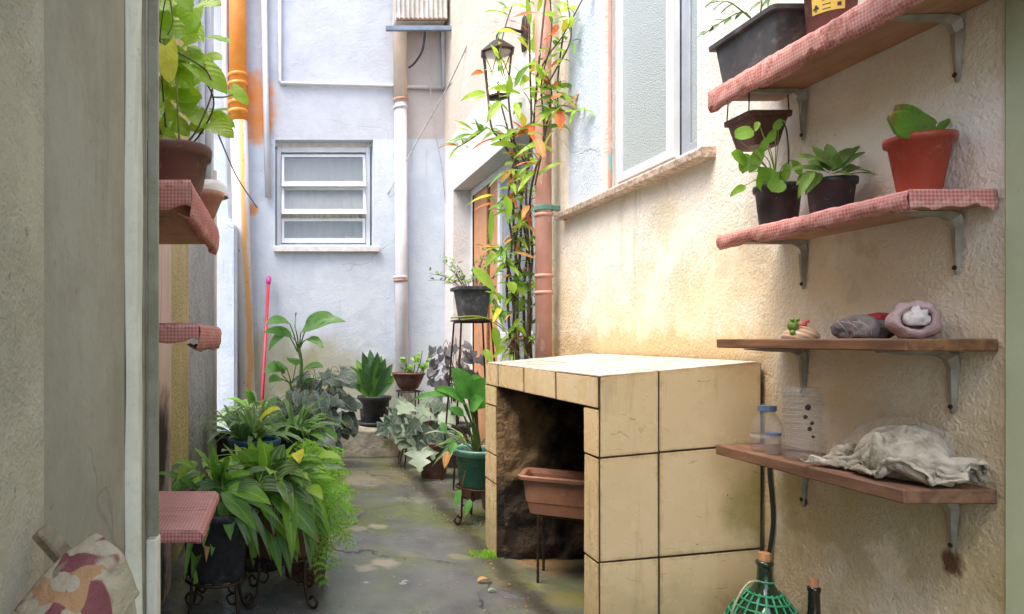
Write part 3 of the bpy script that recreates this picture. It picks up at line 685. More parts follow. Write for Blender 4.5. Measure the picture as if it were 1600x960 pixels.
rough_box((-.3, 5.95, -.03), (1.0, 6.49, .25)).build('concrete_ledge', M_ledge, smooth=True, label='low mossy concrete ledge at the foot of the end wall, under the potted plants', cat='ledge')

# ================================================================ PIPES, CABLES, LANTERN
def ring(m, c, r, h, n=20):  # a collar of radius r
    return m.lathe([(r * .9, 0), (r, .004), (r, h - .004), (r * .9, h)], c, n)
p = thing('drain_pipe', 'thick pipe, bright orange above and white with a rust streak below', 'pipe', (-.365, 6.40, 0))
MB().tube([(-.395, 6.41, 2.98), (-.405, 6.41, 5.1)], .080, 20).build('upper_pipe', M_orange, p, smooth=True)
MB().tube([(-.305, 6.41, .02), (-.365, 6.41, 2.0), (-.390, 6.41, 2.978)], .079, 20).build('lower_pipe', M_rustpipe, p, smooth=True)
for z in (3.05, 3.13, 3.30, 3.38): ring(MB(), (-.398, 6.41, z), .091, .035).build('collar', M_orange, p, smooth=True)
p = thing('drain_pipe', 'beige downpipe turning white below its strap, between the small window and the corner', 'pipe', (1.09, 6.43, 0))
MB().tube([(1.085, 6.43, 3.16), (1.08, 6.43, 5.1)], .062, 18).build('upper_pipe', M_pvcb, p, smooth=True)
MB().tube([(1.10, 6.43, .02), (1.088, 6.43, 3.158)], .057, 18).build('lower_pipe', M_pvcw, p, smooth=True)
for z, mt in ((3.17, M_bowl), (3.10, M_pvcw), (1.52, M_bowl), (1.55, M_pvcw)): ring(MB(), (1.0875, 6.43, z), .066, .028).build('strap', mt, p, smooth=True)
def pipe1(pts, r, mat, label, name='conduit', cat='pipe', n=10):
    return MB().tube(pts, r, n).build(name, mat, smooth=True, label=label, cat=cat, loc=pts[0])
pipe1([onY(411, -80, 6.46), onY(416, 185, 6.46), onY(419, 308, 6.46)], .028, M_pvcw, 'thin white pipe ending above the low white wall, beside the orange pipe')
pipe1([onY(437, -80, 6.475), onY(437, 127, 6.475), onY(440, 130, 6.475), onY(616, 135, 6.475), onY(697, 138, 6.47)], .017, M_pvcw, 'thin white L-shaped conduit above the small louvred window')
pipe1([onY(694, 137, 6.46), onY(692, 40, 6.46), onY(691, -60, 6.46)], .019, M_pvcw, 'short upright white conduit in the corner under the air unit')
pipe1([(-.485, 4.62, 1.9), (-.485, 4.62, 3.6)], .022, M_pvcw, 'slim white pipe high on the grey boundary wall, nearer the orange pipe')
pipe1([(-.487, 4.25, 1.75), (-.487, 4.25, 3.6)], .017, M_pvcw, 'slim white pipe high on the grey boundary wall, behind the pothos')
pipe1([onY(362, 340, 6.44), onY(352, 100, 6.44), onY(350, -60, 6.44)], .03, M_pvcw, 'white pipe on the end wall just left of the orange pipe')
p = thing('drain_pipe', 'faded red downpipe with flaking turquoise paint behind the tiled counter', 'pipe', (1.42, 3.8, 0))
px_ = 1.415; py_ = 3.80
MB().tube([(px_, py_, .02), (px_ - .002, py_, 2.2), (px_ - .01, py_, 4.2)], .042, 18).build('pipe', M_redpipe, p, smooth=True)
for z in (1.33, 1.24, 1.66): ring(MB(), (px_, py_, z), .050, .02).build('collar', M_redpipe, p, smooth=True)
m = MB(); ring(m, (px_, py_, 1.69), .053, .03); m.box((px_ + .03, py_ - .012, 1.695), (1.503, py_ + .012, 1.718)); m.build('clamp', M_gpotl, p)
# cables
def cable(pts, r, mat, label): return MB().tube(smoothpath(pts, 6), r, 5).build('cable', mat, smooth=True, label=label, cat='cable', loc=pts[0])
cable([onY(770, -20, 5.4), onY(705, 125, 5.9), onY(655, 215, 6.3), onY(606, 304, 6.49)], .006, M_wireg, 'straight cable slanting from the top down to the end wall')
cable([onY(800, -30, 5.2), onY(740, 95, 5.7), onY(696, 138, 6.4)], .008, M_wireg, 'thicker pale cable running up from the corner over the door')
cable([onY(664, 48, 6.28), onY(660, 78, 6.3), onY(648, 98, 6.35), onY(638, 106, 6.38)], .011, M_wire, 'short black cable hanging from the air unit to the beige downpipe')
cable([onY(696, 138, 6.47), onY(699, 260, 6.47), onY(694, 400, 6.47), onY(697, 470, 6.47), onY(700, 560, 6.47)], .006, M_wireg, 'thin cable running down the corner beside the door recess')
cable([onY(668, 60, 6.4), onY(676, 180, 6.45), onY(690, 260, 6.45), onY(697, 330, 6.46)], .004, M_wireg, 'thin loose wire crossing the beige corner')
cable([onY(330, 180, 3.0), onY(345, 220, 4.0), onY(372, 280, 5.4), onY(402, 325, 6.46)], .005, M_wire, 'thin dark wire running from the pothos to the end wall')
cable([(1.497, 2.15, .64), (1.490, 2.15, .6), (1.495, 2.14, .45), (1.488, 2.15, .30), (1.49, 2.13, .04)], .006, M_wire, 'black cable down the wall beside the tiled counter')
# air unit on its bracket, high in the corner
a = thing('air_unit', 'grimy ivory air unit on a blue-grey steel bracket high on the end wall', 'air conditioner', (1.2, 6.2, 3.6))
YA = 6.27
A0, A1 = onY(618, 34, YA), onY(698, -60, YA)
m = MB(); nn = 11
m.grid(lambda u, v: (A0.x + u * (A1.x - A0.x), YA - .006 + .007 * math.sin(u * nn * 6.283) - .02 * (1 - v), A0.z + .012 + v * .6), 66, 2)
m.build('louvre_front', M_ac, a)
MB().box((A0.x + .001, YA + .012, A0.z + .01), (A1.x - .001, 6.48, A0.z + .62)).build('casing', M_ac, a, bevel=.015)
MB().box((A0.x + .004, YA - .03, A0.z + .002), (A1.x - .004, YA - .012, A0.z + .022)).build('lower_lip', M_wood, a)
b0, b1 = onY(603, 44, YA - .05), onY(718, 44, YA - .05)
MB().box((b0.x, YA - .06, b0.z - .022), (b1.x, YA - .025, b0.z + .018)).build('front_rail', M_acb, a, bevel=.003)
MB().box((b1.x - .06, YA - .024, b0.z - .02), (b1.x, 6.499, b0.z + .005)).build('side_rail', M_acb, a)
MB().box((b1.x - .062, YA - .055, b0.z + .019), (b1.x - .006, YA - .03, b0.z + .7)).build('upright', M_acb, a)
# lantern
ln = thing('wall_lantern', 'black iron wall lantern with glass sides above the climbing canes', 'lamp', (1.33, 4.32, 2.6))
lc = Vector((1.325, 4.32, 0)); zt = 2.77; zb = 2.48
MB().lathe([(.004, .07), (.03, .06), (.10, 0), (.112, -.012), (.10, -.02), (.09, -.015)], (lc.x, lc.y, zt), 6, rot=R(15)).build('cap', M_dark, ln)
for k in range(6):
    an = R(15 + 60 * k); an2 = R(75 + 60 * k); pt = lambda r, a_, z: Vector((lc.x + r * math.cos(a_), lc.y + r * math.sin(a_), z))
    MB().tube([pt(.094, an, zt - .015), pt(.062, an, zb)], .0065, 5).build('bar', M_dark, ln)
    MB().add([pt(.088, an, zt - .02), pt(.088, an2, zt - .02), pt(.057, an2, zb + .005), pt(.057, an, zb + .005)], [(0, 1, 2, 3)]).build('pane', M_lant, ln)
    MB().tube([pt(.090, an, zt - .03), pt(.066, an2, zb + .05)], .0025, 4).build('glazing_bar', M_dark, ln)
    MB().tube([pt(.090, an2, zt - .03), pt(.066, an, zb + .05)], .0025, 4).build('glazing_bar', M_dark, ln)
MB().lathe([(.001, -.012), (.045, -.008), (.066, 0), (.066, .012), (.05, .012), (.001, .012)], (lc.x, lc.y, zb), 6, rot=R(15)).build('base', M_dark, ln)
MB().lathe([(.001, 0), (.028, .012), (.036, .045), (.026, .085), (.014, .11), (.013, .16), (.001, .161)], (lc.x, lc.y, zb + .05), 14).build('bulb', M_bulb, ln, smooth=True)
MB().tube(smoothpath([(lc.x, lc.y, zt + .06), (lc.x + .005, lc.y, zt + .10), (lc.x + .05, lc.y, zt + .135), (lc.x + .12, lc.y, zt + .12), (1.49, lc.y, zt + .115)], 5), .010, 8).build('arm', M_dark, ln, smooth=True)
MB().lathe([(.001, -.11), (.03, -.10), (.045, -.05), (.045, .05), (.03, .10), (.001, .12)], (1.488, lc.y, zt + .10), 12, sx=.3).build('wall_plate', M_dark, ln, smooth=True)

# ================================================================ TILED COUNTER
CX0, CX1, CY0, CY1 = .98, 1.489, 2.18, 3.39
def sh(x): return .088 * (x - CX0)                    # the whole counter climbs a little towards the house wall
tc = thing('tiled_counter', 'cream tiled masonry counter with a sooty open bay in its side', 'counter', (1.2, 2.8, 0))
e = .0052
def hx(m, x0, x1, y0, y1, z0, z1, s0=1, s1=1):
    return m.hexa([(x0, y0, z0 + s0 * sh(x0)), (x1, y0, z0 + s0 * sh(x1)), (x1, y1, z0 + s0 * sh(x1)), (x0, y1, z0 + s0 * sh(x0)), (x0, y0, z1 + s1 * sh(x0)), (x1, y0, z1 + s1 * sh(x1)), (x1, y1, z1 + s1 * sh(x1)), (x0, y1, z1 + s1 * sh(x0))])
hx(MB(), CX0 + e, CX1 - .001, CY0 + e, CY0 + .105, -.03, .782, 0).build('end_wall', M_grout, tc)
hx(MB(), CX0 + e, CX1 - .001, CY1 - .17, CY1, -.03, .782, 0).build('end_wall', M_bayshade, tc)
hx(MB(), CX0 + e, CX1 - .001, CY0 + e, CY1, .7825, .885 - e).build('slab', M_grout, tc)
hx(MB(), CX1 - .05, CX1 - .0015, CY0 + .1055, CY1 - .1705, -.03, .7815, 0).build('rear_wall', M_bayshade, tc)
hx(MB(), CX0 + .012, CX1 - .001, CY0 + .1052, CY0 + .112, -.02, .7818, 0).build('inner_render', M_bayshade, tc)
g = .0032; TT = .0045
def tile_piece(m_, c, n, mat, gu=None):
    """a tile from 4 corners (outer face), shrunk by the joint, standing out along n"""
    c = [Vector(q) for q in c]; ce = sum(c, Vector()) / 4; n = Vector(n)
    u = (c[1] - c[0]).normalized(); v = (c[3] - c[0]).normalized()
    sg = [(1, 1), (-1, 1), (-1, -1), (1, -1)]
    jit = lambda: u * rnd(-.0013, .0013) + v * rnd(-.0013, .0013) + n * rnd(-.0012, .0010)
    o_ = [q + u * (gu or g) * a_ + v * g * b_ + jit() for q, (a_, b_) in zip(c, sg)]; i_ = [q - n * TT for q in o_]
    mb = MB().hexa(i_ + o_); mb.uv = [(0, 0), (1, 0), (1, 1), (0, 1)] * 2; mb.build('tile', mat, tc, bevel=.0018, seg=2)
xs = [CX0, 1.169, CX1 - .002]
for zz in ((.631, .885), (.306, .631), (0, .306)):
    for i in range(2):
        a_, b_ = xs[i] + (0 if i else .005), xs[i + 1]
        tile_piece(tc, [(a_, CY0, zz[0] + (sh(a_) if zz[0] else 0)), (b_, CY0, zz[0] + (sh(b_) if zz[0] else 0)), (b_, CY0, zz[1] + sh(b_)), (a_, CY0, zz[1] + sh(a_))], (0, -1, 0), M_tile)
ys = [CY0, 2.52, 2.852, 3.19, CY1]
for i in range(4):
    tile_piece(tc, [(CX0, ys[i + 1], .782), (CX0, ys[i], .782), (CX0, ys[i], .885), (CX0, ys[i + 1], .885)], (-1, 0, 0), M_tile, .0085)
    for k in range(2):
        a_, b_ = xs[k], xs[k + 1]
        tile_piece(tc, [(a_, ys[i], .886 + sh(a_)), (b_, ys[i], .886 + sh(b_)), (b_, ys[i + 1], .886 + sh(b_)), (a_, ys[i + 1], .886 + sh(a_))], (0, 0, 1), M_tiletop, .0045)
for z0, z1 in ((.631, .782), (.306, .631), (0, .306)):
    tile_piece(tc, [(CX0, CY0 + .105, z0), (CX0, CY0, z0), (CX0, CY0, z1), (CX0, CY0 + .105, z1)], (-1, 0, 0), M_tile)
for z0, z1 in ((.69, .782), (.465, .69), (.335, .465), (0, .335)):
    tile_piece(tc, [(CX0, CY1, z0), (CX0, CY1 - .17, z0), (CX0, CY1 - .17, z1), (CX0, CY1, z1)], (-1, 0, 0), M_tile)
# rubble face inside the bay
MB().grid(lambda u, v: (CX0 + .03 + u * .42, CY1 - .175 - .02 - .025 * noise.fractal(Vector((u * 5, v * 9, 2)), 1, 2, 4), .004 + v * .775), 26, 40).build('crumbling_render', M_bayshade, tc, smooth=True)
# trough on its stand in the bay
rz = R(-28); tcn = Vector((1.205, 2.90, 0))
def tr_(x, y, z): return Vector((tcn.x + x * math.cos(rz) - y * math.sin(rz), tcn.y + x * math.sin(rz) + y * math.cos(rz), z))
st = thing('plant_stand', 'low wire stand inside the counter bay, under the brown trough', 'stand', (tcn.x, tcn.y, 0))
for sx_ in (-.13, .13):
    MB().tube([tr_(sx_, -.085, 0), tr_(sx_, -.075, .27), tr_(sx_, .075, .27), tr_(sx_, .085, 0)], .0055, 6).build('leg', M_dark, st)
MB().tube([tr_(-.13, -.06, .272), tr_(.13, -.06, .272)], .005, 6).build('rail', M_dark, st)
MB().tube([tr_(-.13, .06, .272), tr_(.13, .06, .272)], .005, 6).build('rail', M_dark, st)
tp = thing('planter_trough', 'empty brown plastic trough planter inside the counter bay', 'planter', (tcn.x, tcn.y, .28))
def rr(hx_, hy_, z, rad=.03, k=4):
    out = []
    for (cx, cy, a0) in ((hx_ - rad, hy_ - rad, 0), (-hx_ + rad, hy_ - rad, 90), (-hx_ + rad, -hy_ + rad, 180), (hx_ - rad, -hy_ + rad, 270)):
        for j in range(k + 1): an = R(a0 + 90 * j / k); out.append(tr_(cx + rad * math.cos(an), cy + rad * math.sin(an), z))
    return out
def loft(loops, cap0=True, cap1=False):
    m = MB(); n = len(loops[0]); m.v = [v for l in loops for v in l]
    m.f = [(i * n + j, i * n + (j + 1) % n, (i + 1) * n + (j + 1) % n, (i + 1) * n + j) for i in range(len(loops) - 1) for j in range(n)]
    if cap0: m.f.append(tuple(reversed(range(n))))
    if cap1: m.f.append(tuple((len(loops) - 1) * n + j for j in range(n)))
    return m
loft([rr(.168, .072, .278), rr(.178, .080, .325), rr(.181, .083, .328), rr(.192, .092, .42), rr(.208, .108, .421), rr(.210, .110, .434), rr(.204, .104, .439), rr(.188, .088, .437), rr(.180, .080, .42), rr(.165, .066, .30)], True, True).build('trough', M_trough, tp, smooth=False)

# ================================================================ WALL SHELVES
def bracket(sh_, y, ztop, xw, depth, drop, xdir=-1, mat=M_steel):
    """pressed steel shelf bracket: a folded strap tapering down the wall and out under the board"""
    path = [(0, -drop, .004, .002), (0, -drop + .008, .007, .004), (0, -drop * .55, .012, .008), (0, -.03, .017, .012), (.006, -.008, .018, .016), (.03, -.0005, .017, .012), (depth * .6, -.0005, .013, .009), (depth, -.0005, .009, .003)]
    m = MB(); vs_ = []
    for k, (dx_, dz_, w_, rd) in enumerate(path):
        nx, nz = (1, 0) if k < 3 else (.8, -.6) if k == 3 else (.75, -.75) if k == 4 else (.5, -.85) if k == 5 else (0, -1)
        for (dy, out) in ((-w_, 0), (-w_ * .35, rd), (w_ * .35, rd), (w_, 0)):
            vs_.append((xw + xdir * (dx_ + nx * (out + .0005)), y + dy, ztop + dz_ + nz * out))
    m.add(vs_, [(k * 4 + c, k * 4 + c + 1, k * 4 + 5 + c, k * 4 + 4 + c) for k in range(len(path) - 1) for c in range(3)])
    o = m.build('bracket', mat, sh_, smooth=False)
    blob(MB(), (xw + xdir * .006, y, ztop - drop + .016), .0055, 6, (.6, 1, 1)).build('screw', M_dark, o)
def blob(m, c, r, n=10, sq=(1, 1, 1)):
    return m.lathe([(max(.0005, r * math.sin(math.pi * k / n)) , -r * math.cos(math.pi * k / n) * sq[2]) for k in range(n + 1)], c, 12, sq[0], sq[1])
def cloth_wrap(sh_, x0, x1, y0, y1, z0, z1, xdir, lip, endflap, amp=.004, topback=True):
    """gingham cover: over the top, down the front (x1 side is the front when xdir=+1), a lip beneath, a flap over the near end"""
    front, back = (x1, x0) if xdir > 0 else (x0, x1)
    pf = front + xdir * .004
    prof = [(back, z1 + .004), ((back * 2 + front) / 3, z1 + .005), ((back + 2 * front) / 3, z1 + .005), (front - xdir * .004, z1 + .005), (pf, z1 - .002), (pf + xdir * .003, (z0 + z1) / 2), (pf, z0 - lip * .4), (pf - xdir * .006, z0 - lip), (pf - xdir * .03, z0 - .004 - lip * .5)]
    k = len(prof) - 1; ny = 46; sd_ = rnd(0, 50)
    def fn(u, v):
        i = round(v * k); x, z = prof[i]; y = y0 - .004 + u * (y1 - y0 + .008)
        a_ = amp * (.5 if i < 5 else 1.5); q = Vector((x * 40 + sd_, y * 60 + z * 40, z * 30)); y += .004 * noise.noise((y * 20, z * 40, sd_)) if i > 4 else 0
        return (x + xdir * a_ * noise.noise(q) * (1 if i > 3 else .2), y, z + a_ * noise.noise(q + Vector((7, 3, 1))) + (0 if i < 5 else (.010 * noise.noise((y * 7 + sd_, 0, 0)) + .006 * noise.noise((y * 31 + sd_, 0, 4))) * (i - 4) * .4))
    m = MB().grid(fn, ny, k)
    # flap on the near end
    def fe(u, v):
        x = back + (pf - back) * u; z = z1 + .005 - v * (z1 - z0 + endflap * (.75 + .9 * noise.noise((u * 4 + sd_, 0, 3)) + .4 * noise.noise((u * 15 + sd_, 2, 3))))
        return (x, y0 - .006 - .004 * abs(noise.noise((u * 9 + sd_, v * 3, 0))) - .003 * v, z)
    m.grid(fe, 16, 5)
    m.build('cloth', M_ging, sh_, smooth=True, solid=.0012)
XS = 1.497
def wshelf(label, x0, y0, y1, z0, z1, mat, brs, cloth=None, drop=.14, tip=0):
    s_ = thing('wall_shelf', label, 'shelf', (XS, (y0 + y1) / 2, z1), 'shelves on brackets along the cream wall')
    m = MB().hexa([(x0, y0, z0), (XS, y0, z0 + tip), (XS, y1, z0 + tip), (x0, y1, z0), (x0, y0, z1), (XS, y0, z1 + tip), (XS, y1, z1 + tip), (x0, y1, z1)])
    m.build('board', mat, s_, bevel=.003)
    for y in brs: bracket(s_, y, z0 - .001, XS, (XS - x0) * .86, drop)
    if cloth: cloth_wrap(s_, x0, XS - .004, y0, y1, z0, z1, -1, *cloth)
    return s_
wshelf('topmost wall shelf under pink gingham cloth, carrying the black planter and brown bucket', 1.290, 1.30, 2.12, 1.715, 1.745, M_woodu, (1.56, 2.02), (.034, .02, .008), .145)
wshelf('gingham-covered wall shelf carrying the red pot and two black pots', 1.312, 1.475, 2.11, 1.283, 1.308, M_woodu, (1.56, 2.02), (.012, .018, .006), .14)
wshelf('bare brown wall shelf at eye level carrying the bags and shell ornament', 1.302, 1.468, 2.11, .974, 1.0, M_wood2, (1.57, 2.02), None, .14)
wshelf('lowest bare wall shelf carrying plastic bottles and a dirty rag', 1.300, 1.470, 2.11, .655, .685, M_wood, (1.57, 2.02), None, .13)
XL = -.5
def lshelf(label, x1, y0, y1, z0, z1, flap, lip):
    s_ = thing('wall_shelf', label, 'shelf', (XL, (y0 + y1) / 2, z1), 'gingham shelves beside the doorway')
    MB().box((XL + .002, y0, z0), (x1, min(y1, 2.195), z1)).build('board', M_woodu, s_, bevel=.003)
    if y1 > 2.2: MB().box((-.4465, 2.1955, z0), (x1, y1, z1)).build('board', M_woodu, s_, bevel=.003)
    bracket(s_, y0 + .18, z0 - .001, XL + .002, .2, .12, 1)
    cloth_wrap(s_, XL + .06 if y1 > 2.2 else XL + .004, x1, y0, y1, z0, z1, 1, lip, flap)
    return s_
lshelf('gingham-covered shelf beside the doorway carrying the pothos pot, highest of three', -.222, 1.70, 2.42, 1.325, 1.378, .018, .03)
lshelf('empty gingham-covered shelf beside the doorway, middle of three', -.203, 1.70, 2.30, 1.003, 1.032, .02, .03)
lshelf('empty gingham-covered shelf beside the doorway, lowest of three, above the floor pots', -.197, 1.70, 2.13, .508, .533, .002, .004)

# ================================================================ THINGS ON THE WALL SHELVES
# black window-box planter
pl = thing('potted_plant', 'dusty black rectangular planter with a sparse green plant on the topmost shelf', 'plant', (1.38, 1.98, 1.75))
def rbox(cx, cy, hx_, hy_, z, rad=.012, k=3):
    out = []
    for (sx_, sy_, a0) in ((1, 1, 0), (-1, 1, 90), (-1, -1, 180), (1, -1, 270)):
        for j in range(k + 1): an = R(a0 + 90 * j / k); out.append(Vector((cx + sx_ * (hx_ - rad) + rad * math.cos(an), cy + sy_ * (hy_ - rad) + rad * math.sin(an), z)))
    return out
pc = (1.372, 1.985)
loft([rbox(*pc, .062, .112, 1.752), rbox(*pc, .074, .128, 1.865), rbox(*pc, .086, .142, 1.866), rbox(*pc, .087, .143, 1.878), rbox(*pc, .082, .138, 1.881), rbox(*pc, .072, .126, 1.878), rbox(*pc, .070, .124, 1.855)], True, True).build('pot', M_greyp, pl)
for (bx, by, tx, ty, n_) in ((1165, 20, 1098, 55, 7), (1190, 10, 1180, -30, 4), (1150, 10, 1110, 5, 5), (1200, 5, 1240, -25, 4)):
    b, t2 = onY(bx, by, 2.0), onY(tx, ty, 2.02); r_ = Vector((pc[0], 2.0 + rnd(-.06, .06), 1.87))
    stem(pl, [r_, b, (b + t2) / 2 + Vector((0, 0, .01)), t2], .0022, S_green)
    for i in range(n_):
        q = b.lerp(t2, (i + .3) / n_) + Vector((0, 0, .008)); s_ = 1 if i % 2 else -1
        leaf(pl, q, q + Vector((-.035 * rnd(.6, 1), rnd(-.01, .01), .014 * s_ - .012)), .012, 'lance', L_green if i % 2 else L_strap, .1)
# brown bucket with a yellow label
bk = thing('bucket', 'reddish brown plastic bucket with a yellow printed label on the topmost shelf', 'bucket', (1.385, 1.775, 1.752))
bc = (1.385, 1.775, 1.752)
MB().lathe([(.001, 0), (.046, 0), (.048, .004), (.060, .20), (.065, .202), (.065, .214), (.058, .214), (.056, .19), (.045, .01), (.001, .008)], bc, 32).build('tub', M_brown, bk, smooth=True)
def onbucket(an, z, off=.0012): r_ = .048 + .012 * (z - .004) / .196 + off; return (bc[0] + r_ * math.cos(an), bc[1] + r_ * math.sin(an), bc[2] + z)
MB().grid(lambda u, v: onbucket(R(188 + 75 * u), .058 + v * .085), 14, 2).build('label', M_yel, bk, smooth=True)
def glyph(a0, z0, pts, s=.9):
    MB().add([onbucket(R(a0 + x * s), z0 + y * .0011 * s, .002) for x, y in pts], [tuple(range(len(pts)))]).build('emblem', M_ink, bk)
glyph(199, .064, [(-4, 0), (4, 0), (1, 3), (1, 6), (7, 4), (8, 9), (4, 11), (3, 16), (-3, 16), (-4, 11), (-8, 9), (-7, 4), (-1, 6), (-1, 3)])
glyph(250, .066, [(-5, 0), (5, 0), (5, 9), (-5, 9)])
for k in range(5): glyph(222, .064 + k * .011, [(-9, 0), (11, 0), (11, 2.2), (-9, 2.2)])
# hanging square pot
hp = thing('potted_plant', 'small square brown pot hung by wires under the topmost shelf', 'plant', (1.41, 2.09, 1.56))
hc = (1.402, 2.075)
loft([rbox(*hc, .040, .040, 1.562), rbox(*hc, .056, .056, 1.640), rbox(*hc, .063, .063, 1.641), rbox(*hc, .064, .064, 1.655), rbox(*hc, .056, .056, 1.655), rbox(*hc, .05, .05, 1.63)], True, True).build('pot', M_brown, hp)
for (sx_, sy_) in ((-1, -1), (1, -1), (-1, 1)): MB().tube([(hc[0] + sx_ * .058, hc[1] + sy_ * .05, 1.652), (hc[0] + sx_ * .055, hc[1] + sy_ * .048, 1.716)], .0018, 5).build('wire', M_dark, hp)
# black pot with trailing round leaves
p1 = thing('potted_plant', 'black pot with round-leaved trailing plant at the far end of the gingham shelf', 'plant', (1.40, 1.985, 1.314))
pot(p1, (1.40, 1.985, 1.314), .118, .045, .056, M_black, M_soil, .005, .02)
for (bx, by, tx, ty, w_) in ((1148, 215, 1178, 205, 28), (1168, 258, 1142, 240, 30), (1170, 270, 1190, 232, 22), (1165, 290, 1140, 308, 14), (1190, 300, 1205, 262, 36), (1205, 300, 1222, 282, 30), (1210, 205, 1220, 185, 14), (1216, 195, 1228, 190, 13), (1190, 240, 1196, 215, 14),
                             (1185, 262, 1200, 285, 22), (1225, 270, 1205, 300, 24), (1165, 240, 1160, 272, 20), (1230, 255, 1226, 288, 14), (1184, 190, 1180, 206, 10), (1200, 225, 1212, 200, 14), (1238, 250, 1250, 275, 18)):
    Y_ = rnd(1.93, 1.99); b, t2 = onY(bx, by, Y_), onY(tx, ty, Y_ - .01)
    leaf(p1, b, t2, w_ * Y_ / F * .9, 'disc' if w_ > 15 else 'oval', L_dieb, .06, (rnd(-.3, .1), -.8, .4))
    stem(p1, [(1.395 + rnd(-.02, .02), 1.985, 1.425), (Vector((1.39, 1.975, 1.47)) + b) / 2, b], .0018, S_yel)
stem(p1, [(1.41, 1.985, 1.42), onY(1232, 255, 1.98), onY(1228, 200, 1.97), onY(1214, 185, 1.97)], .0028, S_vine)
# black pot with hairy leaves
p2 = thing('potted_plant', 'black pot with a low bush of dark hairy leaves, middle of the gingham shelf', 'plant', (1.42, 1.82, 1.314))
pot(p2, (1.42, 1.82, 1.314), .098, .043, .053, M_black, M_soil, .004, .018)
for (bx, by, tx, ty, w_) in ((1300, 262, 1240, 246, 20), (1295, 270, 1228, 268, 18), (1290, 265, 1268, 228, 22), (1300, 262, 1292, 225, 20), (1305, 262, 1330, 232, 18), (1310, 265, 1352, 238, 14), (1315, 268, 1362, 270, 12), (1318, 272, 1345, 262, 18),
                             (1300, 272, 1330, 275, 22), (1280, 270, 1258, 305, 20), (1275, 272, 1244, 290, 18), (1300, 268, 1310, 240, 22), (1285, 265, 1262, 252, 24), (1312, 262, 1345, 228, 12), (1322, 275, 1372, 275, 9), (1295, 268, 1290, 248, 26), (1270, 268, 1246, 312, 16)):
    b, t2 = onY(bx, by, 1.80 + rnd(-.03, .03)), onY(tx, ty, 1.78 + rnd(-.05, .05))
    leaf(p2, b, t2, w_ * 1.8 / F, 'oval', L_viol, .15, (rnd(-.2, .2), -.6, .7), .25)
# red pot
p3 = thing('potted_plant', 'ribbed red pot with a thick cactus pad at the near end of the gingham shelf', 'plant', (1.44, 1.58, 1.314))
pc3 = (1.436, 1.585, 1.315)
MB().lathe([(.001, 0), (.050, 0), (.050, .008), (.044, .010)], pc3, 30).build('saucer', M_terra, p3, smooth=True)
pot(p3, (pc3[0], pc3[1], pc3[2] + .009), .130, .039, .058, M_terra, M_soil, .007, .018, 32)
def pad(b, t2, w_, th):
    b, t2 = Vector(b), Vector(t2); T = (t2 - b); L = T.length; T.normalize(); N = Vector((-.15, -1, .1)).normalized(); S = T.cross(N).normalized(); m = MB(); m.uv = []
    n = 20; rings = []
    for k, s_ in enumerate((-1, -.6, .6, 1)):
        for j in range(n):
            a_ = 2 * math.pi * j / n; sc = (.86 if abs(s_) == 1 else 1.0); lump = 1 + .05 * math.sin(5 * a_ + 1) + .07 * math.sin(3 * a_)
            m.v.append(b + T * (L * .5 + L * .5 * math.cos(a_) * sc * lump) + S * (w_ / 2 * math.sin(a_) * sc * lump) + N * (s_ * th / 2 + .004 * math.sin(a_ * 2))); m.uv.append((.5 + .5 * math.sin(a_), .5 + .5 * math.cos(a_)))
    m.f = [(k * n + j, k * n + (j + 1) % n, (k + 1) * n + (j + 1) % n, (k + 1) * n + j) for k in range(3) for j in range(n)] + [tuple(reversed(range(n))), tuple(3 * n + j for j in range(n))]
    return m.build('pad', L_cact, p3, smooth=True)
pad(onY(1462, 208, 1.56), onY(1388, 186, 1.55), .062, .010); pad(onY(1462, 196, 1.575), onY(1398, 170, 1.575), .040, .010); pad(onY(1462, 212, 1.58), onY(1480, 186, 1.58), .016, .006)
# shelf 3: shell ornament, bags
so = thing('ornament', 'small striped shell ornament with a green and a pink clay figure on the bare shelf', 'ornament', (1.37, 1.86, 1.001))
oc = Vector((1.37, 1.86, 1.001))
MB().lathe([(.040, 0), (.042, .006), (.036, .018), (.022, .028), (.008, .033), (.001, .034)], oc, 20, rot=.4, sx=1.1).build('shell', M_shell, so, smooth=True)
m = MB(); f0 = oc + Vector((-.028, -.012, .034)); blob(m, f0, .013, 8, (1, 1, 1.15)); blob(m, f0 + Vector((-.006, -.006, .015)), .005); blob(m, f0 + Vector((.008, -.006, .015)), .005); blob(m, f0 + Vector((-.008, -.010, -.018)), .007); m.build('green_figure', M_frog, so, smooth=True)
m = MB(); f1 = oc + Vector((.006, 0, .037)); blob(m, f1, .009, 8, (1.2, 1, .9)); blob(m, f1 + Vector((.010, -.002, .009)), .006); blob(m, f1 + Vector((-.010, -.002, -.001)), .005); m.build('pink_figure', M_pinkc, so, smooth=True)
def crumple(c, rx, ry, rz_, amp, sc, seed, n=40, flat=.0, pw=1):
    m = MB(); nv = n // 2; vs_ = []; fs_ = []
    for j in range(nv + 1):
        for i in range(n):
            a_ = 2 * math.pi * i / n; e_ = -math.pi / 2 + math.pi * j / nv
            d_ = Vector((math.cos(a_) * math.cos(e_), math.sin(a_) * math.cos(e_), math.sin(e_)))
            q = d_ * sc + Vector((seed, seed * 2, 0)); h = noise.turbulence(q, 4, False) - .6
            ridge = 1 - abs(noise.noise(q * 1.7)) * 2
            d_ = d_ * (1 + amp * (h + .35 * ridge))
            z = d_.z * rz_; z = max(z, -rz_ * .55)
            vs_.append(Vector(c) + Vector((d_.x * rx, d_.y * ry, z + rz_ * .55)))
    for j in range(nv):
        for i in range(n): i2 = (i + 1) % n; fs_.append((j * n + i, j * n + i2, (j + 1) * n + i2, (j + 1) * n + i))
    return m.add(vs_, fs_)
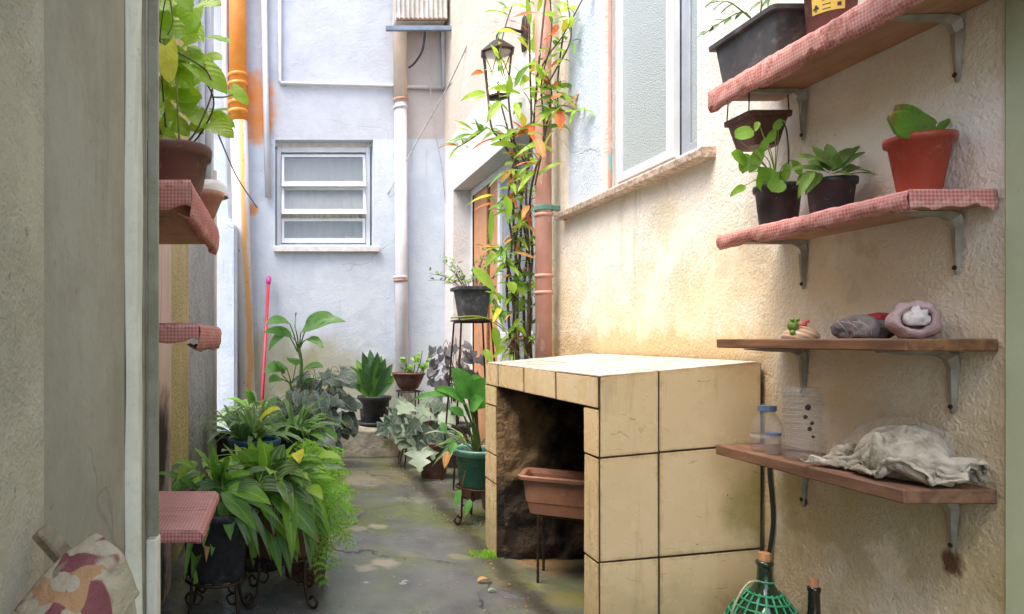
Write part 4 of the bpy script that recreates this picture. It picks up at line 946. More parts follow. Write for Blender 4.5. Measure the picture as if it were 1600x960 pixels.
b1 = thing('bag', 'dark grey mesh bag with a dark red fold, slumped on the bare shelf', 'bag', (1.40, 1.66, 1.001))
def sack(c, rx, ry, rz_, seed, tw=7, knot=.0, n=72):
    """slumped soft bag: pleats gathered towards one pole"""
    m = MB(); nv = 28; vs_ = []; fs_ = []
    for j in range(nv + 1):
        for i in range(n):
            a_ = 2 * math.pi * i / n; e_ = -math.pi / 2 + math.pi * j / nv; g_ = max(0, math.sin(e_)) ** 1.5
            pl_ = 1 + (.05 + .16 * g_) * math.sin(tw * a_ + 3 * noise.noise((math.cos(a_) * 1.2 + seed, math.sin(a_) * 1.2, e_ * .8))) * math.cos(e_) + .16 * noise.noise((math.cos(a_) * 1.1 + seed, math.sin(a_) * 1.1, e_)) + .10 * (1 - 2.4 * abs(noise.noise((math.cos(a_) * math.cos(e_) * 2.6 + seed, math.sin(a_) * 2.6, math.sin(e_) * 2.6))))
            d_ = Vector((math.cos(a_) * math.cos(e_) * pl_, math.sin(a_) * math.cos(e_) * pl_, math.sin(e_) * (1 + .12 * noise.noise((math.cos(a_) + seed, math.sin(a_), 4)))))
            z = max(d_.z * rz_, -rz_ * .5); vs_.append(Vector(c) + Vector((d_.x * rx, d_.y * ry, z + rz_ * .5)))
    for j in range(nv):
        for i in range(n): i2 = (i + 1) % n; fs_.append((j * n + i, j * n + i2, (j + 1) * n + i2, (j + 1) * n + i))
    return m.add(vs_, fs_)
sack((1.405, 1.705, 1.0015), .046, .060, .038, 3, 9).build('bag', M_rag2, b1, smooth=True)
sack((1.432, 1.690, 1.036), .036, .030, .018, 8, 5).build('red_fold', M_redc, b1, smooth=True)
for k in range(5):
    MB().tube(smoothpath([onY(1305 + k * 9, 500 + 3 * (k % 2), 1.655), onY(1318 + k * 10, 512 - 6 * (k % 2), 1.64), onY(1326 + k * 9, 524, 1.645)], 4), .0009, 5).build('cord', M_bagp, b1)
b2 = thing('bag', 'pinkish crumpled bag stuffed with white tissue on the bare shelf', 'bag', (1.43, 1.60, 1.001))
ax = Vector((-.52, -.82, .16)).normalized(); sxv = ax.cross(Vector((0, 0, 1))).normalized(); szv = sxv.cross(ax)
def mouth(u, v):
    # a limp bag lying on its side, its rolled mouth towards the yard
    pr2 = [(-.055, .002), (-.050, .022), (-.035, .036), (-.012, .043), (.010, .045), (.028, .042), (.038, .036), (.041, .030), (.036, .025), (.022, .022), (.008, .018), (.004, .002)]
    k_ = v * (len(pr2) - 1); i_ = min(int(k_), len(pr2) - 2); f_ = k_ - i_; h_ = pr2[i_][0] * (1 - f_) + pr2[i_ + 1][0] * f_; r_ = pr2[i_][1] * (1 - f_) + pr2[i_ + 1][1] * f_
    a_ = 6.2832 * u; c_, s_2 = math.cos(a_), math.sin(a_)
    r_ *= 1 + .13 * noise.noise((c_ * 1.6 + 4, s_2 * 1.6, v * 3)) + .08 * (1 - 2 * abs(noise.noise((c_ * 2.6, s_2 * 2.6 + 7, v * 1.6))))
    q = Vector((1.436, 1.60, 1.0)) + ax * h_ + sxv * (c_ * r_) + szv * (s_2 * r_ * .95) + Vector((0, 0, .040))
    q.z = max(q.z, 1.0015); return q
MB().grid(mouth, 60, 33).build('bag', M_bagp, b2, smooth=True)
crumple(Vector((1.436, 1.60, 1.026)) + ax * .028, .026, .024, .028, .25, 2.2, 14, 36).build('tissue', M_bagw, b2, smooth=True)
# shelf 4: bottles, rag, film
Z4 = .686
bs = thing('bottle', 'small clear plastic bottle with a blue cap on the lowest shelf', 'bottle', (1.36, 1.97, Z4))
MB().lathe([(.001, .002), (.030, 0), (.039, .006), (.040, .04), (.038, .045), (.040, .05), (.039, .068), (.030, .092), (.0205, .108), (.0195, .114), (.0195, .122)], (1.358, 1.97, Z4), 24).build('body', M_clear, bs, smooth=True)
MB().lathe([(.0205, .112), (.0225, .113), (.0225, .128), (.001, .130)], (1.358, 1.97, Z4), 20).build('cap', M_bluecap, bs)
MB().lathe([(.0402, .038), (.0408, .040), (.0408, .046), (.0402, .048)], (1.358, 1.97, Z4), 24).build('band', M_rib, bs, smooth=True)
bs2 = thing('bottle', 'tiny clear bottle with a blue lid in front of the ribbed bottle', 'bottle', (1.335, 1.885, Z4))
MB().lathe([(.001, .002), (.014, 0), (.018, .004), (.018, .050), (.015, .056)], (1.338, 1.915, Z4), 18).build('body', M_clear, bs2, smooth=True)
MB().lathe([(.016, .052), (.0185, .053), (.0185, .060), (.001, .061)], (1.338, 1.915, Z4), 18).build('cap', M_bluecap, bs2)
bb = thing('bottle', 'large upturned ribbed clear plastic bottle on the lowest shelf', 'bottle', (1.36, 1.83, Z4))
bc_ = (1.356, 1.835, Z4); pr = [(.001, .001), (.036, .001), (.043, .006)]
for k in range(9):
    z = .02 + k * .0175; pr += [(.043, z), (.0405, z + .005), (.043, z + .010)]
pr += [(.042, .178), (.036, .188), (.001, .190)]
MB().lathe(pr, bc_, 30).build('body', M_clear, bb, smooth=True)
for k in range(9): MB().lathe([(.0434, 0), (.0440, .0009), (.0434, .0018)], (bc_[0], bc_[1], Z4 + .030 + k * .0175), 30).build('rib', M_rib, bb, smooth=True)
for (an, z, s_) in ((250, .14, .008), (243, .115, .006), (262, .10, .005), (255, .085, .006), (265, .065, .004)): 
    q = Vector((bc_[0] + .0445 * math.cos(R(an)), bc_[1] + .0445 * math.sin(R(an)), Z4 + z))
    blob(MB(), q, s_, 6, (1, .3, 1)).build('dirt', M_soil, bb, smooth=True)
rg = thing('rag', 'stiff dirty white rag heaped over the near end of the lowest shelf', 'cloth', (1.40, 1.6, Z4))
# the rag is let fall in folds on the board, then kept as a plain mesh
def drape():
    nu, nv = 46, 42; m = MB()
    def f(u, v):
        q = noise.noise((u * 2.1, v * 2.3, 3.3)); x = 1.292 + .200 * v + .012 * noise.noise((u * 4, v * 4, 9)); y = 1.755 - .32 * u + .010 * noise.noise((u * 5, v * 5, 2))
        z = Z4 + .155 + .030 * math.sin(6.283 * (1.7 * u + .7 * v + .5 * q)) + .024 * math.sin(6.283 * (1.5 * v - .8 * u + .6 * q)) + .012 * noise.noise((u * 9, v * 9, 0))
        return (x, y, z)
    m.grid(f, nu, nv); ob = m.build('rag', M_rag, smooth=True)
    cols = []
    b_ = MB().box((1.285, 1.468, Z4 - .06), (1.52, 2.2, Z4)).build('rest', M_rag); w_ = MB().box((1.497, 1.0, .2), (1.6, 2.2, 1.2)).build('rest', M_rag); e_ = MB().lathe([(.001, -.03), (.06, -.02), (.066, .02), (.058, .06), (.040, .092), (.015, .106), (.001, .108)], (1.424, 1.615, Z4), 20, .95, 1.45).build('rest', M_rag)
    for c in (b_, w_, e_):
        md = c.modifiers.new('c', 'COLLISION'); c.collision.thickness_outer = .003; c.collision.cloth_friction = 30; cols.append(c)
    md = ob.modifiers.new('cloth', 'CLOTH'); st_ = md.settings; st_.quality = 6; st_.mass = .25; st_.tension_stiffness = 12; st_.compression_stiffness = 8; st_.bending_stiffness = 1.2; st_.air_damping = 2
    md.collision_settings.distance_min = .003; md.collision_settings.use_self_collision = True; md.collision_settings.self_distance_min = .003; md.collision_settings.collision_quality = 3
    md.point_cache.frame_start = 1; md.point_cache.frame_end = 40
    for fr_ in range(1, 27): scene.frame_set(fr_)
    dg = bpy.context.evaluated_depsgraph_get(); me = bpy.data.meshes.new_from_object(ob.evaluated_get(dg))
    out = MB(); out.v = [v.co.copy() for v in me.vertices]; out.f = [tuple(p_.vertices) for p_ in me.polygons]
    for c in [ob] + cols: bpy.data.objects.remove(c)
    scene.frame_set(1); return out
drape().build('rag', M_rag, rg, smooth=True, solid=.003)
MB().lathe([(.060, .002), (.064, .02), (.056, .06), (.038, .090), (.014, .104), (.001, .106)], (1.424, 1.615, Z4), 20, .95, 1.45).build('bundle', M_rag, rg, smooth=True)
fl = thing('plastic_sheet', 'thin clear plastic sheet tucked behind the rag on the lowest shelf', 'plastic', (1.45, 1.6, Z4))
MB().grid(lambda u, v: (1.475 - .10 * (1 - v) + .015 * noise.noise((u * 6, v * 5, 0)), 1.79 - u * .30, Z4 + .002 + v * (.10 + .03 * math.sin(u * 4)) * (1 if u < .8 else .6) + .012 * noise.noise((u * 8, v * 6, 4)) * v), 24, 14).build('sheet', M_film, fl, smooth=True)

# ================================================================ DEMIJOHN AND BOTTLE ON THE FLOOR
dj_ = thing('demijohn', 'dark green demijohn in a green plastic lattice with a cork, beside the tiled counter', 'bottle', (1.365, 2.0, 0))
dc = (1.362, 1.985, 0)
gp = [(.001, .006), (.09, .004), (.105, .02), (.110, .06), (.108, .13), (.098, .19), (.078, .235), (.052, .27), (.032, .295), (.022, .315), (.019, .33), (.018, .362), (.022, .364), (.022, .374), (.016, .375)]
MB().lathe(gp, dc, 32).build('glass', M_bottleg, dj_, smooth=True)
MB().lathe([(.0135, .36), (.0155, .396), (.014, .398), (.001, .398)], dc, 16).build('cork', M_cork, dj_, smooth=True)
def gr(z):
    for (r0, z0), (r1, z1) in zip(gp, gp[1:]):
        if z0 <= z <= z1: return r0 + (r1 - r0) * (z - z0) / max(1e-6, z1 - z0)
    return .1
for z in (.03, .06, .09, .12, .15, .178, .203, .226, .247, .266, .285): 
    MB().tube([(dc[0] + (gr(z) + .003) * math.cos(R(a_)), dc[1] + (gr(z) + .003) * math.sin(R(a_)), z) for a_ in range(0, 361, 12)], .0036, 5).build('hoop', M_basket, dj_, smooth=True)
for k in range(18):
    a_ = R(20 * k); MB().tube([(dc[0] + (gr(z) + .003) * math.cos(a_), dc[1] + (gr(z) + .003) * math.sin(a_), z) for z in (.01, .04, .08, .13, .17, .20, .23, .25, .27, .29)], .0032, 4).build('upright_strip', M_basket, dj_, smooth=True)
MB().tube([(dc[0] + .021 * math.cos(R(a_)), dc[1] + .021 * math.sin(R(a_)), .318) for a_ in range(0, 361, 20)], .003, 5).build('neck_hoop', M_basket, dj_)
MB().tube(smoothpath([(dc[0] - .02, dc[1] - .01, .32), (dc[0] - .06, dc[1] - .02, .318), (dc[0] - .10, dc[1] - .03, .27), (dc[0] - .115, dc[1] - .02, .2), (dc[0] - .105, dc[1], .13)], 5), .0028, 6).build('handle', M_string, dj_, smooth=True)
wb = thing('bottle', 'black wine bottle with a cork standing on the floor beside the demijohn', 'bottle', (1.437, 1.9, 0))
MB().lathe([(.001, .004), (.034, 0), (.037, .006), (.037, .19), (.032, .215), (.019, .245), (.0145, .26), (.0135, .318), (.0155, .32), (.0155, .33), (.012, .332)], (1.437, 1.9, 0), 26).build('glass', M_bottled, wb, smooth=True)
MB().lathe([(.0095, .325), (.0115, .352), (.010, .354), (.001, .354)], (1.437, 1.9, 0), 14).build('cork', M_cork, wb, smooth=True)

# ================================================================ FOLDED CHAIR IN THE DOORWAY
ch = thing('deck_chair', 'folded wooden deck chair with printed red and orange canvas against the doorway wall', 'chair', (-.2, .72, 0))
MB().tube([onY(62, 828, .73), onY(150, 925, .74)], .0125, 4).build('top_bar', M_grey_wood, ch, bevel=.002)
def canv(u, v):
    # canvas pulled over the bar: a ridge with two falling sides
    A, B = onY(30, 958, .70), onY(152, 842, .72)
    C_ = A.lerp(B, u) + Vector((0, 0, .010 * math.sin(u * 3.1)))
    D_ = onY(110, 1080, .66).lerp(onY(212, 925, .73), u)
    k = v; q = C_.lerp(D_, k); bow = math.sin(math.pi * min(1, k * 1.0)) * .028
    return q + Vector((.2, -.6, .55)).normalized() * (bow + .005 * noise.noise((u * 6, v * 7, 3)))
MB().grid(canv, 24, 24).build('canvas', M_fabric, ch, smooth=True, solid=.006)
def canv2(u, v):
    B, E = onY(152, 842, .722), onY(206, 908, .74)
    q = B.lerp(E, u); return q + Vector((-.004, .012, -.30 * v - .02 * u * v)) + Vector((.010 * math.sin(v * 4), .02 * v, 0))
MB().grid(canv2, 10, 20).build('canvas_side', M_fabric, ch, smooth=True, solid=.005)
for (x_, y_) in ((-.245, .68), (-.185, .70)): MB().box((x_ - .011, y_ - .011, 0), (x_ + .011, y_ + .011, .66)).build('leg', M_grey_wood, ch, bevel=.002)

# ================================================================ PLANTS
def pxleaf(par, bx, by, tx, ty, w_, mat, kind, Yb, Yt=None, sag=.12, face=None, fold=.18, **k):
    Yt = Yt or Yb; return leaf(par, onY(bx, by, Yb), onY(tx, ty, Yt), w_ * Yb / F, kind, mat, sag, face, fold, **k)
# pothos on the left shelf
po = thing('potted_plant', 'brown pot of bright trailing pothos on the highest shelf beside the doorway', 'plant', (-.29, 1.92, 1.386))
pot(po, (-.30, 1.92, 1.386), .130, .082, .103, M_brown, M_soil, .008, .03, 32)
for (bx, by, tx, ty, w_) in ((238, 40, 292, 58, 62), (262, -25, 300, 20, 50), (280, 22, 318, 68, 40), (250, 0, 240, 45, 60), (292, 80, 315, 84, 30), (308, 100, 355, 148, 44), (288, 68, 316, 60, 30), (362, 140, 388, 165, 28), (328, 192, 366, 216, 36), (330, 180, 368, 200, 30), (270, 110, 300, 140, 44),
                             (262, 148, 305, 160, 34), (240, 130, 262, 150, 36), (250, 165, 275, 198, 38), (285, 168, 318, 190, 36), (240, 190, 262, 222, 34), (296, 196, 318, 210, 24), (268, 190, 296, 214, 34), (244, 60, 262, 95, 46), (300, 14, 288, 58, 40), (285, -10, 268, 30, 46), (236, 150, 244, 195, 40), (276, 120, 300, 112, 30), (262, 85, 290, 108, 36), (255, 210, 280, 232, 26), (300, 150, 286, 178, 34)):
    Y_ = rnd(1.84, 2.0); pxleaf(po, bx, by, tx, ty, w_, L_pothos, 'heart', Y_, Y_ - rnd(0, .06), .06, (rnd(-.3, .4), -.8, .45))
for k in range(22):
    x_, y_ = rnd(238, 325), rnd(-20, 205); a_ = rnd(-.6, 2.4); Y_ = rnd(1.9, 2.08); pxleaf(po, x_, y_, x_ + math.cos(a_) * rnd(22, 44), y_ + math.sin(a_) * rnd(22, 44), rnd(24, 46), L_pothos, 'heart', Y_, Y_ - rnd(0, .08), .06, (rnd(-.5, .5), -.7, rnd(.1, .7)))
pxleaf(po, 258, 72, 266, 132, 40, L_yellow, 'heart', 1.83, 1.82, .03, (.1, -1, .1))
for pts in (((262, 235), (255, 150), (250, 60), (262, -20)), ((270, 235), (300, 215), (330, 150), (325, 115), (300, 95), (262, 75), (238, 65)), ((258, 235), (300, 225), (333, 170), (322, 130), (285, 100), (240, 95)), ((250, 232), (248, 160), (258, 60)), ((275, 238), (310, 205), (335, 190)), ((330, 152), (350, 152), (364, 148)), ((240, 150), (252, 210), (275, 230), (300, 226)), ((262, -20), (270, 30), (262, 55)), ((280, 220), (275, 130), (270, 90))):
    stem(po, [onY(x, y, rnd(1.84, 1.9)) for x, y in pts], .0028, S_vine if len(pts) > 3 else S_yel, sm=6)
tb = thing('plant_pot', 'empty terracotta bowl behind the pothos pot', 'pot', (-.25, 2.27, 1.386))
MB().lathe([(.001, 0), (.05, 0), (.055, .004), (.078, .06), (.084, .062), (.086, .078), (.078, .078), (.07, .05), (.04, .008), (.001, .008)], (-.268, 2.25, 1.386), 28).build('bowl', M_bowl, tb, smooth=True)
MB().lathe([(.062, 0), (.058, .03), (.045, .05), (.001, .056)], (-.235, 2.30, 1.462), 20).build('saucer', M_sillw, tb, smooth=True)

# near left cluster ---------------------------------------------------
def iron_stand(label, c, ztop, r, feet, n=4, scroll=True, group=None, rot=45):
    s_ = thing('plant_stand', label, 'stand', (c[0], c[1], 0), group)
    MB().tube([(c[0] + r * math.cos(R(a_)), c[1] + r * math.sin(R(a_)), ztop) for a_ in range(0, 361, 15)], .006, 6).build('ring', M_dark, s_, smooth=True)
    for k in range(3):
        o_ = (k - 1) * r * .55; h_ = math.sqrt(r * r - o_ * o_); MB().tube([(c[0] + o_, c[1] - h_, ztop), (c[0] + o_, c[1] + h_, ztop)], .004, 5).build('bar', M_dark, s_)
    for k in range(n):
        a_ = R(rot + 360 / n * k); d_ = Vector((math.cos(a_), math.sin(a_), 0)); c_ = Vector((c[0], c[1], 0))
        pts = [c_ + d_ * r + Vector((0, 0, ztop)), c_ + d_ * r * 1.02 + Vector((0, 0, ztop * .55)), c_ + d_ * feet + Vector((0, 0, .02))]
        if scroll: pts += [c_ + d_ * (feet + .03) + Vector((0, 0, .007)), c_ + d_ * (feet + .045) + Vector((0, 0, .03)), c_ + d_ * (feet + .025) + Vector((0, 0, .05)), c_ + d_ * (feet + .008) + Vector((0, 0, .035))]
        else: pts[-1].z = .004
        MB().tube(smoothpath(pts, 5), .0055, 6).build('leg', M_dark, s_, smooth=True)
        if scroll: MB().tube(smoothpath([c_ + d_ * r * .98 + Vector((0, 0, ztop * .8)), c_ + d_ * (r * 1.0 - .05) + Vector((0, 0, ztop * .62)), c_ + d_ * (r * 1.0 - .03) + Vector((0, 0, ztop * .48)), c_ + d_ * r * 1.0 + Vector((0, 0, ztop * .56))], 5), .004, 5).build('scroll', M_dark, s_, smooth=True)
    return s_
iron_stand('low black iron stand under the drooping plant beside the doorway', (-.235, 2.52), .15, .11, .13)
nA = thing('potted_plant', 'black pot of long drooping green leaves beside the doorway, spilling under the lowest shelf', 'plant', (-.235, 2.52, .156))
pot(nA, (-.235, 2.52, .157), .24, .10, .125, M_black, M_soil, .01, .03)
for (bx, by, tx, ty, w_, mt) in ((330, 790, 300, 905, 30, L_green), (335, 800, 290, 845, 34, L_green), (345, 790, 302, 925, 26, L_bright), (350, 780, 330, 870, 24, L_green), (345, 770, 400, 830, 34, L_green), (350, 770, 360, 845, 30, L_green), (340, 760, 300, 700, 30, L_bright), (345, 765, 330, 690, 28, L_green), (350, 760, 380, 800, 30, L_var), (340, 775, 285, 800, 26, L_green), (355, 765, 425, 790, 34, L_bright), (330, 800, 322, 880, 16, L_dead), (345, 770, 360, 715, 30, L_green), (360, 770, 345, 735, 34, L_green)):
    pxleaf(nA, bx, by, tx, ty, w_, mt, 'lance', 2.5 + rnd(-.08, .05), 2.42 + rnd(-.06, .04), .18)
for k in range(26):
    a_ = rnd(-3.6, .5); b = Vector((-.235 + rnd(-.06, .08), 2.50 + rnd(-.05, .05), .40 + rnd(-.02, .08))); l = rnd(.13, .26)
    leaf(nA, b, b + Vector((math.cos(a_) * l * .8, math.sin(a_) * l * .8, rnd(-.8, .5) * l)), rnd(.024, .05), 'lance', random.choice([L_bright, L_green, L_green, L_var]), .3)
for k in range(6):
    a_ = rnd(-2.6, -.1); b = Vector((-.235 + math.cos(a_) * .09, 2.52 + math.sin(a_) * .09, .41)); l = rnd(.10, .24)
    leaf(nA, b, b + Vector((math.cos(a_) * rnd(.05, .12), math.sin(a_) * rnd(.05, .1), -l)), rnd(.022, .045), 'lance', random.choice([L_bright, L_green, L_var]), .45)
for k in range(5): stem(nA, [(-.235, 2.52, .38), (-.235 + rnd(-.03, .03), 2.5, .44), onY(rnd(325, 355), rnd(765, 790), 2.5)], .004, S_yel)
iron_stand('scrolled black iron stand under the large striped plant', (.0, 2.72), .17, .12, .14)
nB = thing('potted_plant', 'dark brown pot with a broad mass of striped and glossy arching leaves', 'plant', (0, 2.72, .176))
pot(nB, (0, 2.72, .177), .22, .105, .13, M_brown, M_soil, .01, .03)
for (bx, by, tx, ty, w_, mt) in ((400, 770, 470, 870, 44, L_bright), (410, 770, 468, 730, 34, L_var), (400, 760, 458, 770, 30, L_var), (420, 780, 465, 880, 40, L_green), (400, 780, 440, 905, 30, L_green), (420, 770, 500, 850, 40, L_green), (425, 765, 512, 835, 34, L_green), (430, 760, 490, 790, 34, L_var), (395, 770, 330, 800, 26, L_bright), (400, 765, 345, 765, 30, L_var), (405, 760, 350, 735, 28, L_green), (410, 755, 372, 705, 34, L_green), (420, 755, 410, 690, 30, L_bright), (425, 750, 445, 695, 34, L_var), (430, 755, 475, 715, 30, L_green), (415, 775, 420, 860, 36, L_bright), (390, 775, 360, 850, 30, L_green), (425, 770, 455, 905, 24, L_green), (410, 770, 485, 820, 30, L_bright), (400, 770, 380, 830, 34, L_var), (415, 765, 455, 745, 36, L_var), (430, 770, 505, 800, 28, L_green), (420, 760, 395, 735, 30, L_green), (440, 770, 500, 870, 26, L_green), (405, 780, 395, 890, 26, L_bright), (435, 765, 470, 840, 30, L_var)):
    pxleaf(nB, bx, by, tx, ty, w_, mt, 'lance', 2.72 + rnd(-.12, .06), 2.6 + rnd(-.1, .06), .22)
rosette(nB, (0, 2.74, .44), 26, (.14, .24), (0, 60), (.04, .07), 'lance', [L_green, L_green, L_var, L_bright], .35)
for k in range(34):
    a_ = rnd(-3.4, .3); b = Vector((rnd(-.08, .08), 2.70 + rnd(-.05, .05), .43 + rnd(-.02, .07))); l = rnd(.14, .27)
    leaf(nB, b, b + Vector((math.cos(a_) * l, math.sin(a_) * l * .8, rnd(-.75, .35) * l)), rnd(.022, .045), 'lance', random.choice([L_bright, L_green, L_green, L_var, L_spider]), .3)
for k in range(13):
    a_ = rnd(-2.9, -.2); b = Vector((math.cos(a_) * .10, 2.72 + math.sin(a_) * .10, .42)); l = rnd(.12, .26)
    leaf(nB, b, b + Vector((math.cos(a_) * rnd(.05, .12), math.sin(a_) * rnd(.05, .16), -l)), rnd(.03, .065), 'lance', random.choice([L_bright, L_bright, L_green, L_var, L_spider]), .45)
for k in range(16):
    b = Vector((rnd(-.08, .05), 2.70, .42)); e_ = onY(rnd(300, 500), rnd(690, 800), 2.55 + rnd(-.08, .1)); md_ = (b + e_) / 2 + Vector((0, 0, rnd(.03, .09)))
    stem(nB, [b, md_, e_], (.003, .0018), S_yel, sm=5, n=5); d_ = (e_ - md_).normalized()
    leaf(nB, e_, e_ + d_ * rnd(.05, .11) + Vector((rnd(-.03, .03), rnd(-.03, 0), rnd(-.06, .01))), rnd(.022, .05), random.choice(['lance', 'oval']), random.choice([L_bright, L_cane, L_spider, L_cane, L_yellow]), .2)
for k in range(9): stem(nB, [(rnd(-.05, .05), 2.72, .38), (rnd(-.06, .06), 2.68, .46), onY(rnd(385, 440), rnd(750, 780), 2.68)], .0035, S_yel)
nC = thing('potted_plant', 'bright green strap-leaved plant standing up behind the striped plant', 'plant', (-.1, 3.12, 0))
pot(nC, (-.10, 3.12, 0), .30, .11, .14, M_black, M_soil, .01, .03)
rosette(nC, (-.10, 3.12, .29), 20, (.20, .32), (35, 80), (.04, .062), 'strap', [L_bright, L_bright, L_green], .12)
for (bx, by, tx, ty, w_) in ((400, 745, 392, 690, 20), (405, 745, 380, 700, 20), (410, 745, 425, 690, 22), (415, 745, 440, 705, 20), (395, 745, 360, 708, 20), (415, 748, 405, 682, 18)): pxleaf(nC, bx, by, tx, ty, w_, L_bright, 'strap', 3.05, 3.0, .05, (0, -1, .3))
# grey-green patterned plant against the wall strip
nE = thing('potted_plant', 'small-leaved pale veined plant in front of the ochre strip', 'plant', (-.33, 2.95, 0))
pot(nE, (-.32, 2.98, 0), .36, .07, .09, M_brown, M_soil, .008, .025)
rosette(nE, (-.31, 2.97, .40), 22, (.06, .11), (0, 65), (.04, .065), 'heart', [L_var, L_green, L_bright], .2, stalk=.09, stalkmat=S_green, r=.0022)
# asparagus fern: fine needles, nobody could count them
nD = thing('potted_plant', 'feathery asparagus fern trailing over the wet floor', 'plant', (.10, 2.98, 0))
pot(nD, (.10, 2.98, .0), .30, .085, .11, M_brown, M_soil, .008, .03)
def fern(par, c, ends, nd=34, nl=.035):
    m = MB(); m.uv = []
    for e_ in ends:
        c_ = Vector(c) + Vector((rnd(-.03, .03), rnd(-.03, .03), 0)); mid = (c_ + e_) / 2 + Vector((0, 0, .10))
        P_ = bez(c_, mid, e_, 18); st_ = stem(par, [P_[0], P_[6], P_[12], P_[18]], (.0022, .0008), S_green, sm=4, n=5)
        for i in range(3, 19):
            T = (P_[min(18, i + 1)] - P_[i - 1]).normalized(); env = math.sin(math.pi * (i - 1) / 19) ** .7
            for s_ in (-1, 1):
                Sd = (T.cross(Vector((0, -.4, 1))).normalized() * s_ + T * .5 + Vector((0, rnd(-.3, .3), rnd(-.35, .15)))).normalized()
                Lb = .055 * env * rnd(.6, 1.2)
                for q in range(7):
                    o_ = P_[i] + Sd * Lb * q / 6; 
                    for s2 in (-1, 1):
                        dn = (Sd * .6 + T * s2 * .7 + Vector((rnd(-.4, .4), rnd(-.4, .4), rnd(-.4, .3)))).normalized() * rnd(.008, .015)
                        wv = dn.cross(Vector((rnd(-1, 1), -1, rnd(-1, 1)))).normalized() * .0022
                        n0 = len(m.v); m.v += [o_ - wv, o_ + wv, o_ + dn]; m.uv += [(.2, .1), (.8, .1), (.5, .9)]; m.f.append((n0, n0 + 1, n0 + 2))
    return m.build('foliage', L_fern, par, kind='stuff')
fern(nD, (.09, 2.98, .29), [onY(x, y, Y_) for x, y, Y_ in ((550, 815, 2.85), (540, 760, 2.95), (530, 720, 3.0), (505, 705, 3.0), (480, 700, 3.0), (520, 800, 2.8), (512, 860, 2.75), (505, 910, 2.7), (545, 790, 2.85), (495, 770, 2.75), (530, 745, 3.1), (470, 720, 2.9), (515, 735, 2.85), (500, 830, 2.7), (535, 830, 2.8), (525, 770, 2.8), (490, 740, 2.8), (550, 770, 2.95), (510, 790, 2.75), (520, 830, 2.75), (540, 735, 3.1), (500, 720, 3.05), (475, 760, 2.7), (520, 880, 2.7), (545, 850, 2.8), (555, 800, 2.9), (485, 690, 3.1), (530, 700, 3.15), (500, 880, 2.62))])
# middle left: blue pot with spider plants -----------------------------
iron_stand('small dark stand under the blue pot', (-.15, 3.85), .22, .11, .12, 4, False)
nF = thing('potted_plant', 'blue pot of pale-edged spider plant beside the boundary wall', 'plant', (-.15, 3.85, .226))
pot(nF, (-.15, 3.85, .227), .23, .11, .135, M_bluep, M_soil, .012, .03)
rosette(nF, (-.15, 3.85, .45), 46, (.18, .36), (5, 75), (.018, .028), 'strap', L_spider, .35)
rosette(nF, (-.20, 3.83, .45), 14, (.12, .2), (10, 70), (.04, .06), 'lance', [L_spider, L_green], .2)
pxleaf(nF, 400, 668, 440, 640, 14, L_yellow, 'strap', 3.75, 3.72, .4)
nG = thing('potted_plant', 'spider plant in a black pot between the blue pot and the tall broad-leaved plant', 'plant', (.08, 4.35, 0))
pot(nG, (.08, 4.4, .0), .42, .12, .14, M_black, M_soil, .012, .03)
rosette(nG, (.08, 4.4, .41), 46, (.22, .42), (10, 75), (.02, .03), 'strap', [L_spider, L_spider, L_green], .35)
rosette(nG, (.12, 4.3, .41), 14, (.15, .26), (0, 50), (.05, .08), 'lance', [L_green, L_spider], .25)
nH = thing('potted_plant', 'small variegated bushy plant against the foot of the boundary wall', 'plant', (-.32, 4.6, 0))
pot(nH, (-.30, 4.6, 0), .38, .11, .13, M_black, M_soil, .012, .03)
rosette(nH, (-.30, 4.6, .38), 40, (.15, .30), (5, 75), (.02, .035), 'strap', [L_spider, L_var], .3)
nH2 = thing('potted_plant', 'dull green tufted plant low in front of the ledge, below the dark begonia', 'plant', (.02, 5.35, 0))
pot(nH2, (-.02, 5.3, 0), .32, .11, .13, M_greyp, M_soil, .012, .03)
rosette(nH2, (-.02, 5.3, .31), 36, (.18, .34), (10, 80), (.025, .04), 'strap', [L_spider, L_strap, L_green], .3)
nH3 = thing('potted_plant', 'low pale-leaved bushy plant between the blue pot and the end wall', 'plant', (-.25, 5.5, 0))
pot(nH3, (-.22, 5.55, 0), .36, .11, .14, M_brown, M_soil, .012, .03)
rosette(nH3, (-.22, 5.55, .36), 30, (.12, .24), (0, 80), (.05, .085), 'heart', [L_green, L_var, L_begp], .25, stalk=.14, stalkmat=S_green, r=.003)
nH4 = thing('potted_plant', 'leafy mid-green plant tucked between the two dark begonias', 'plant', (.3, 5.3, 0))
pot(nH4, (.27, 5.36, 0), .26, .10, .12, M_greyp, M_soil, .012, .03)
rosette(nH4, (.27, 5.36, .25), 26, (.14, .26), (0, 75), (.04, .07), 'lance', [L_green, L_spider, L_begd], .3)
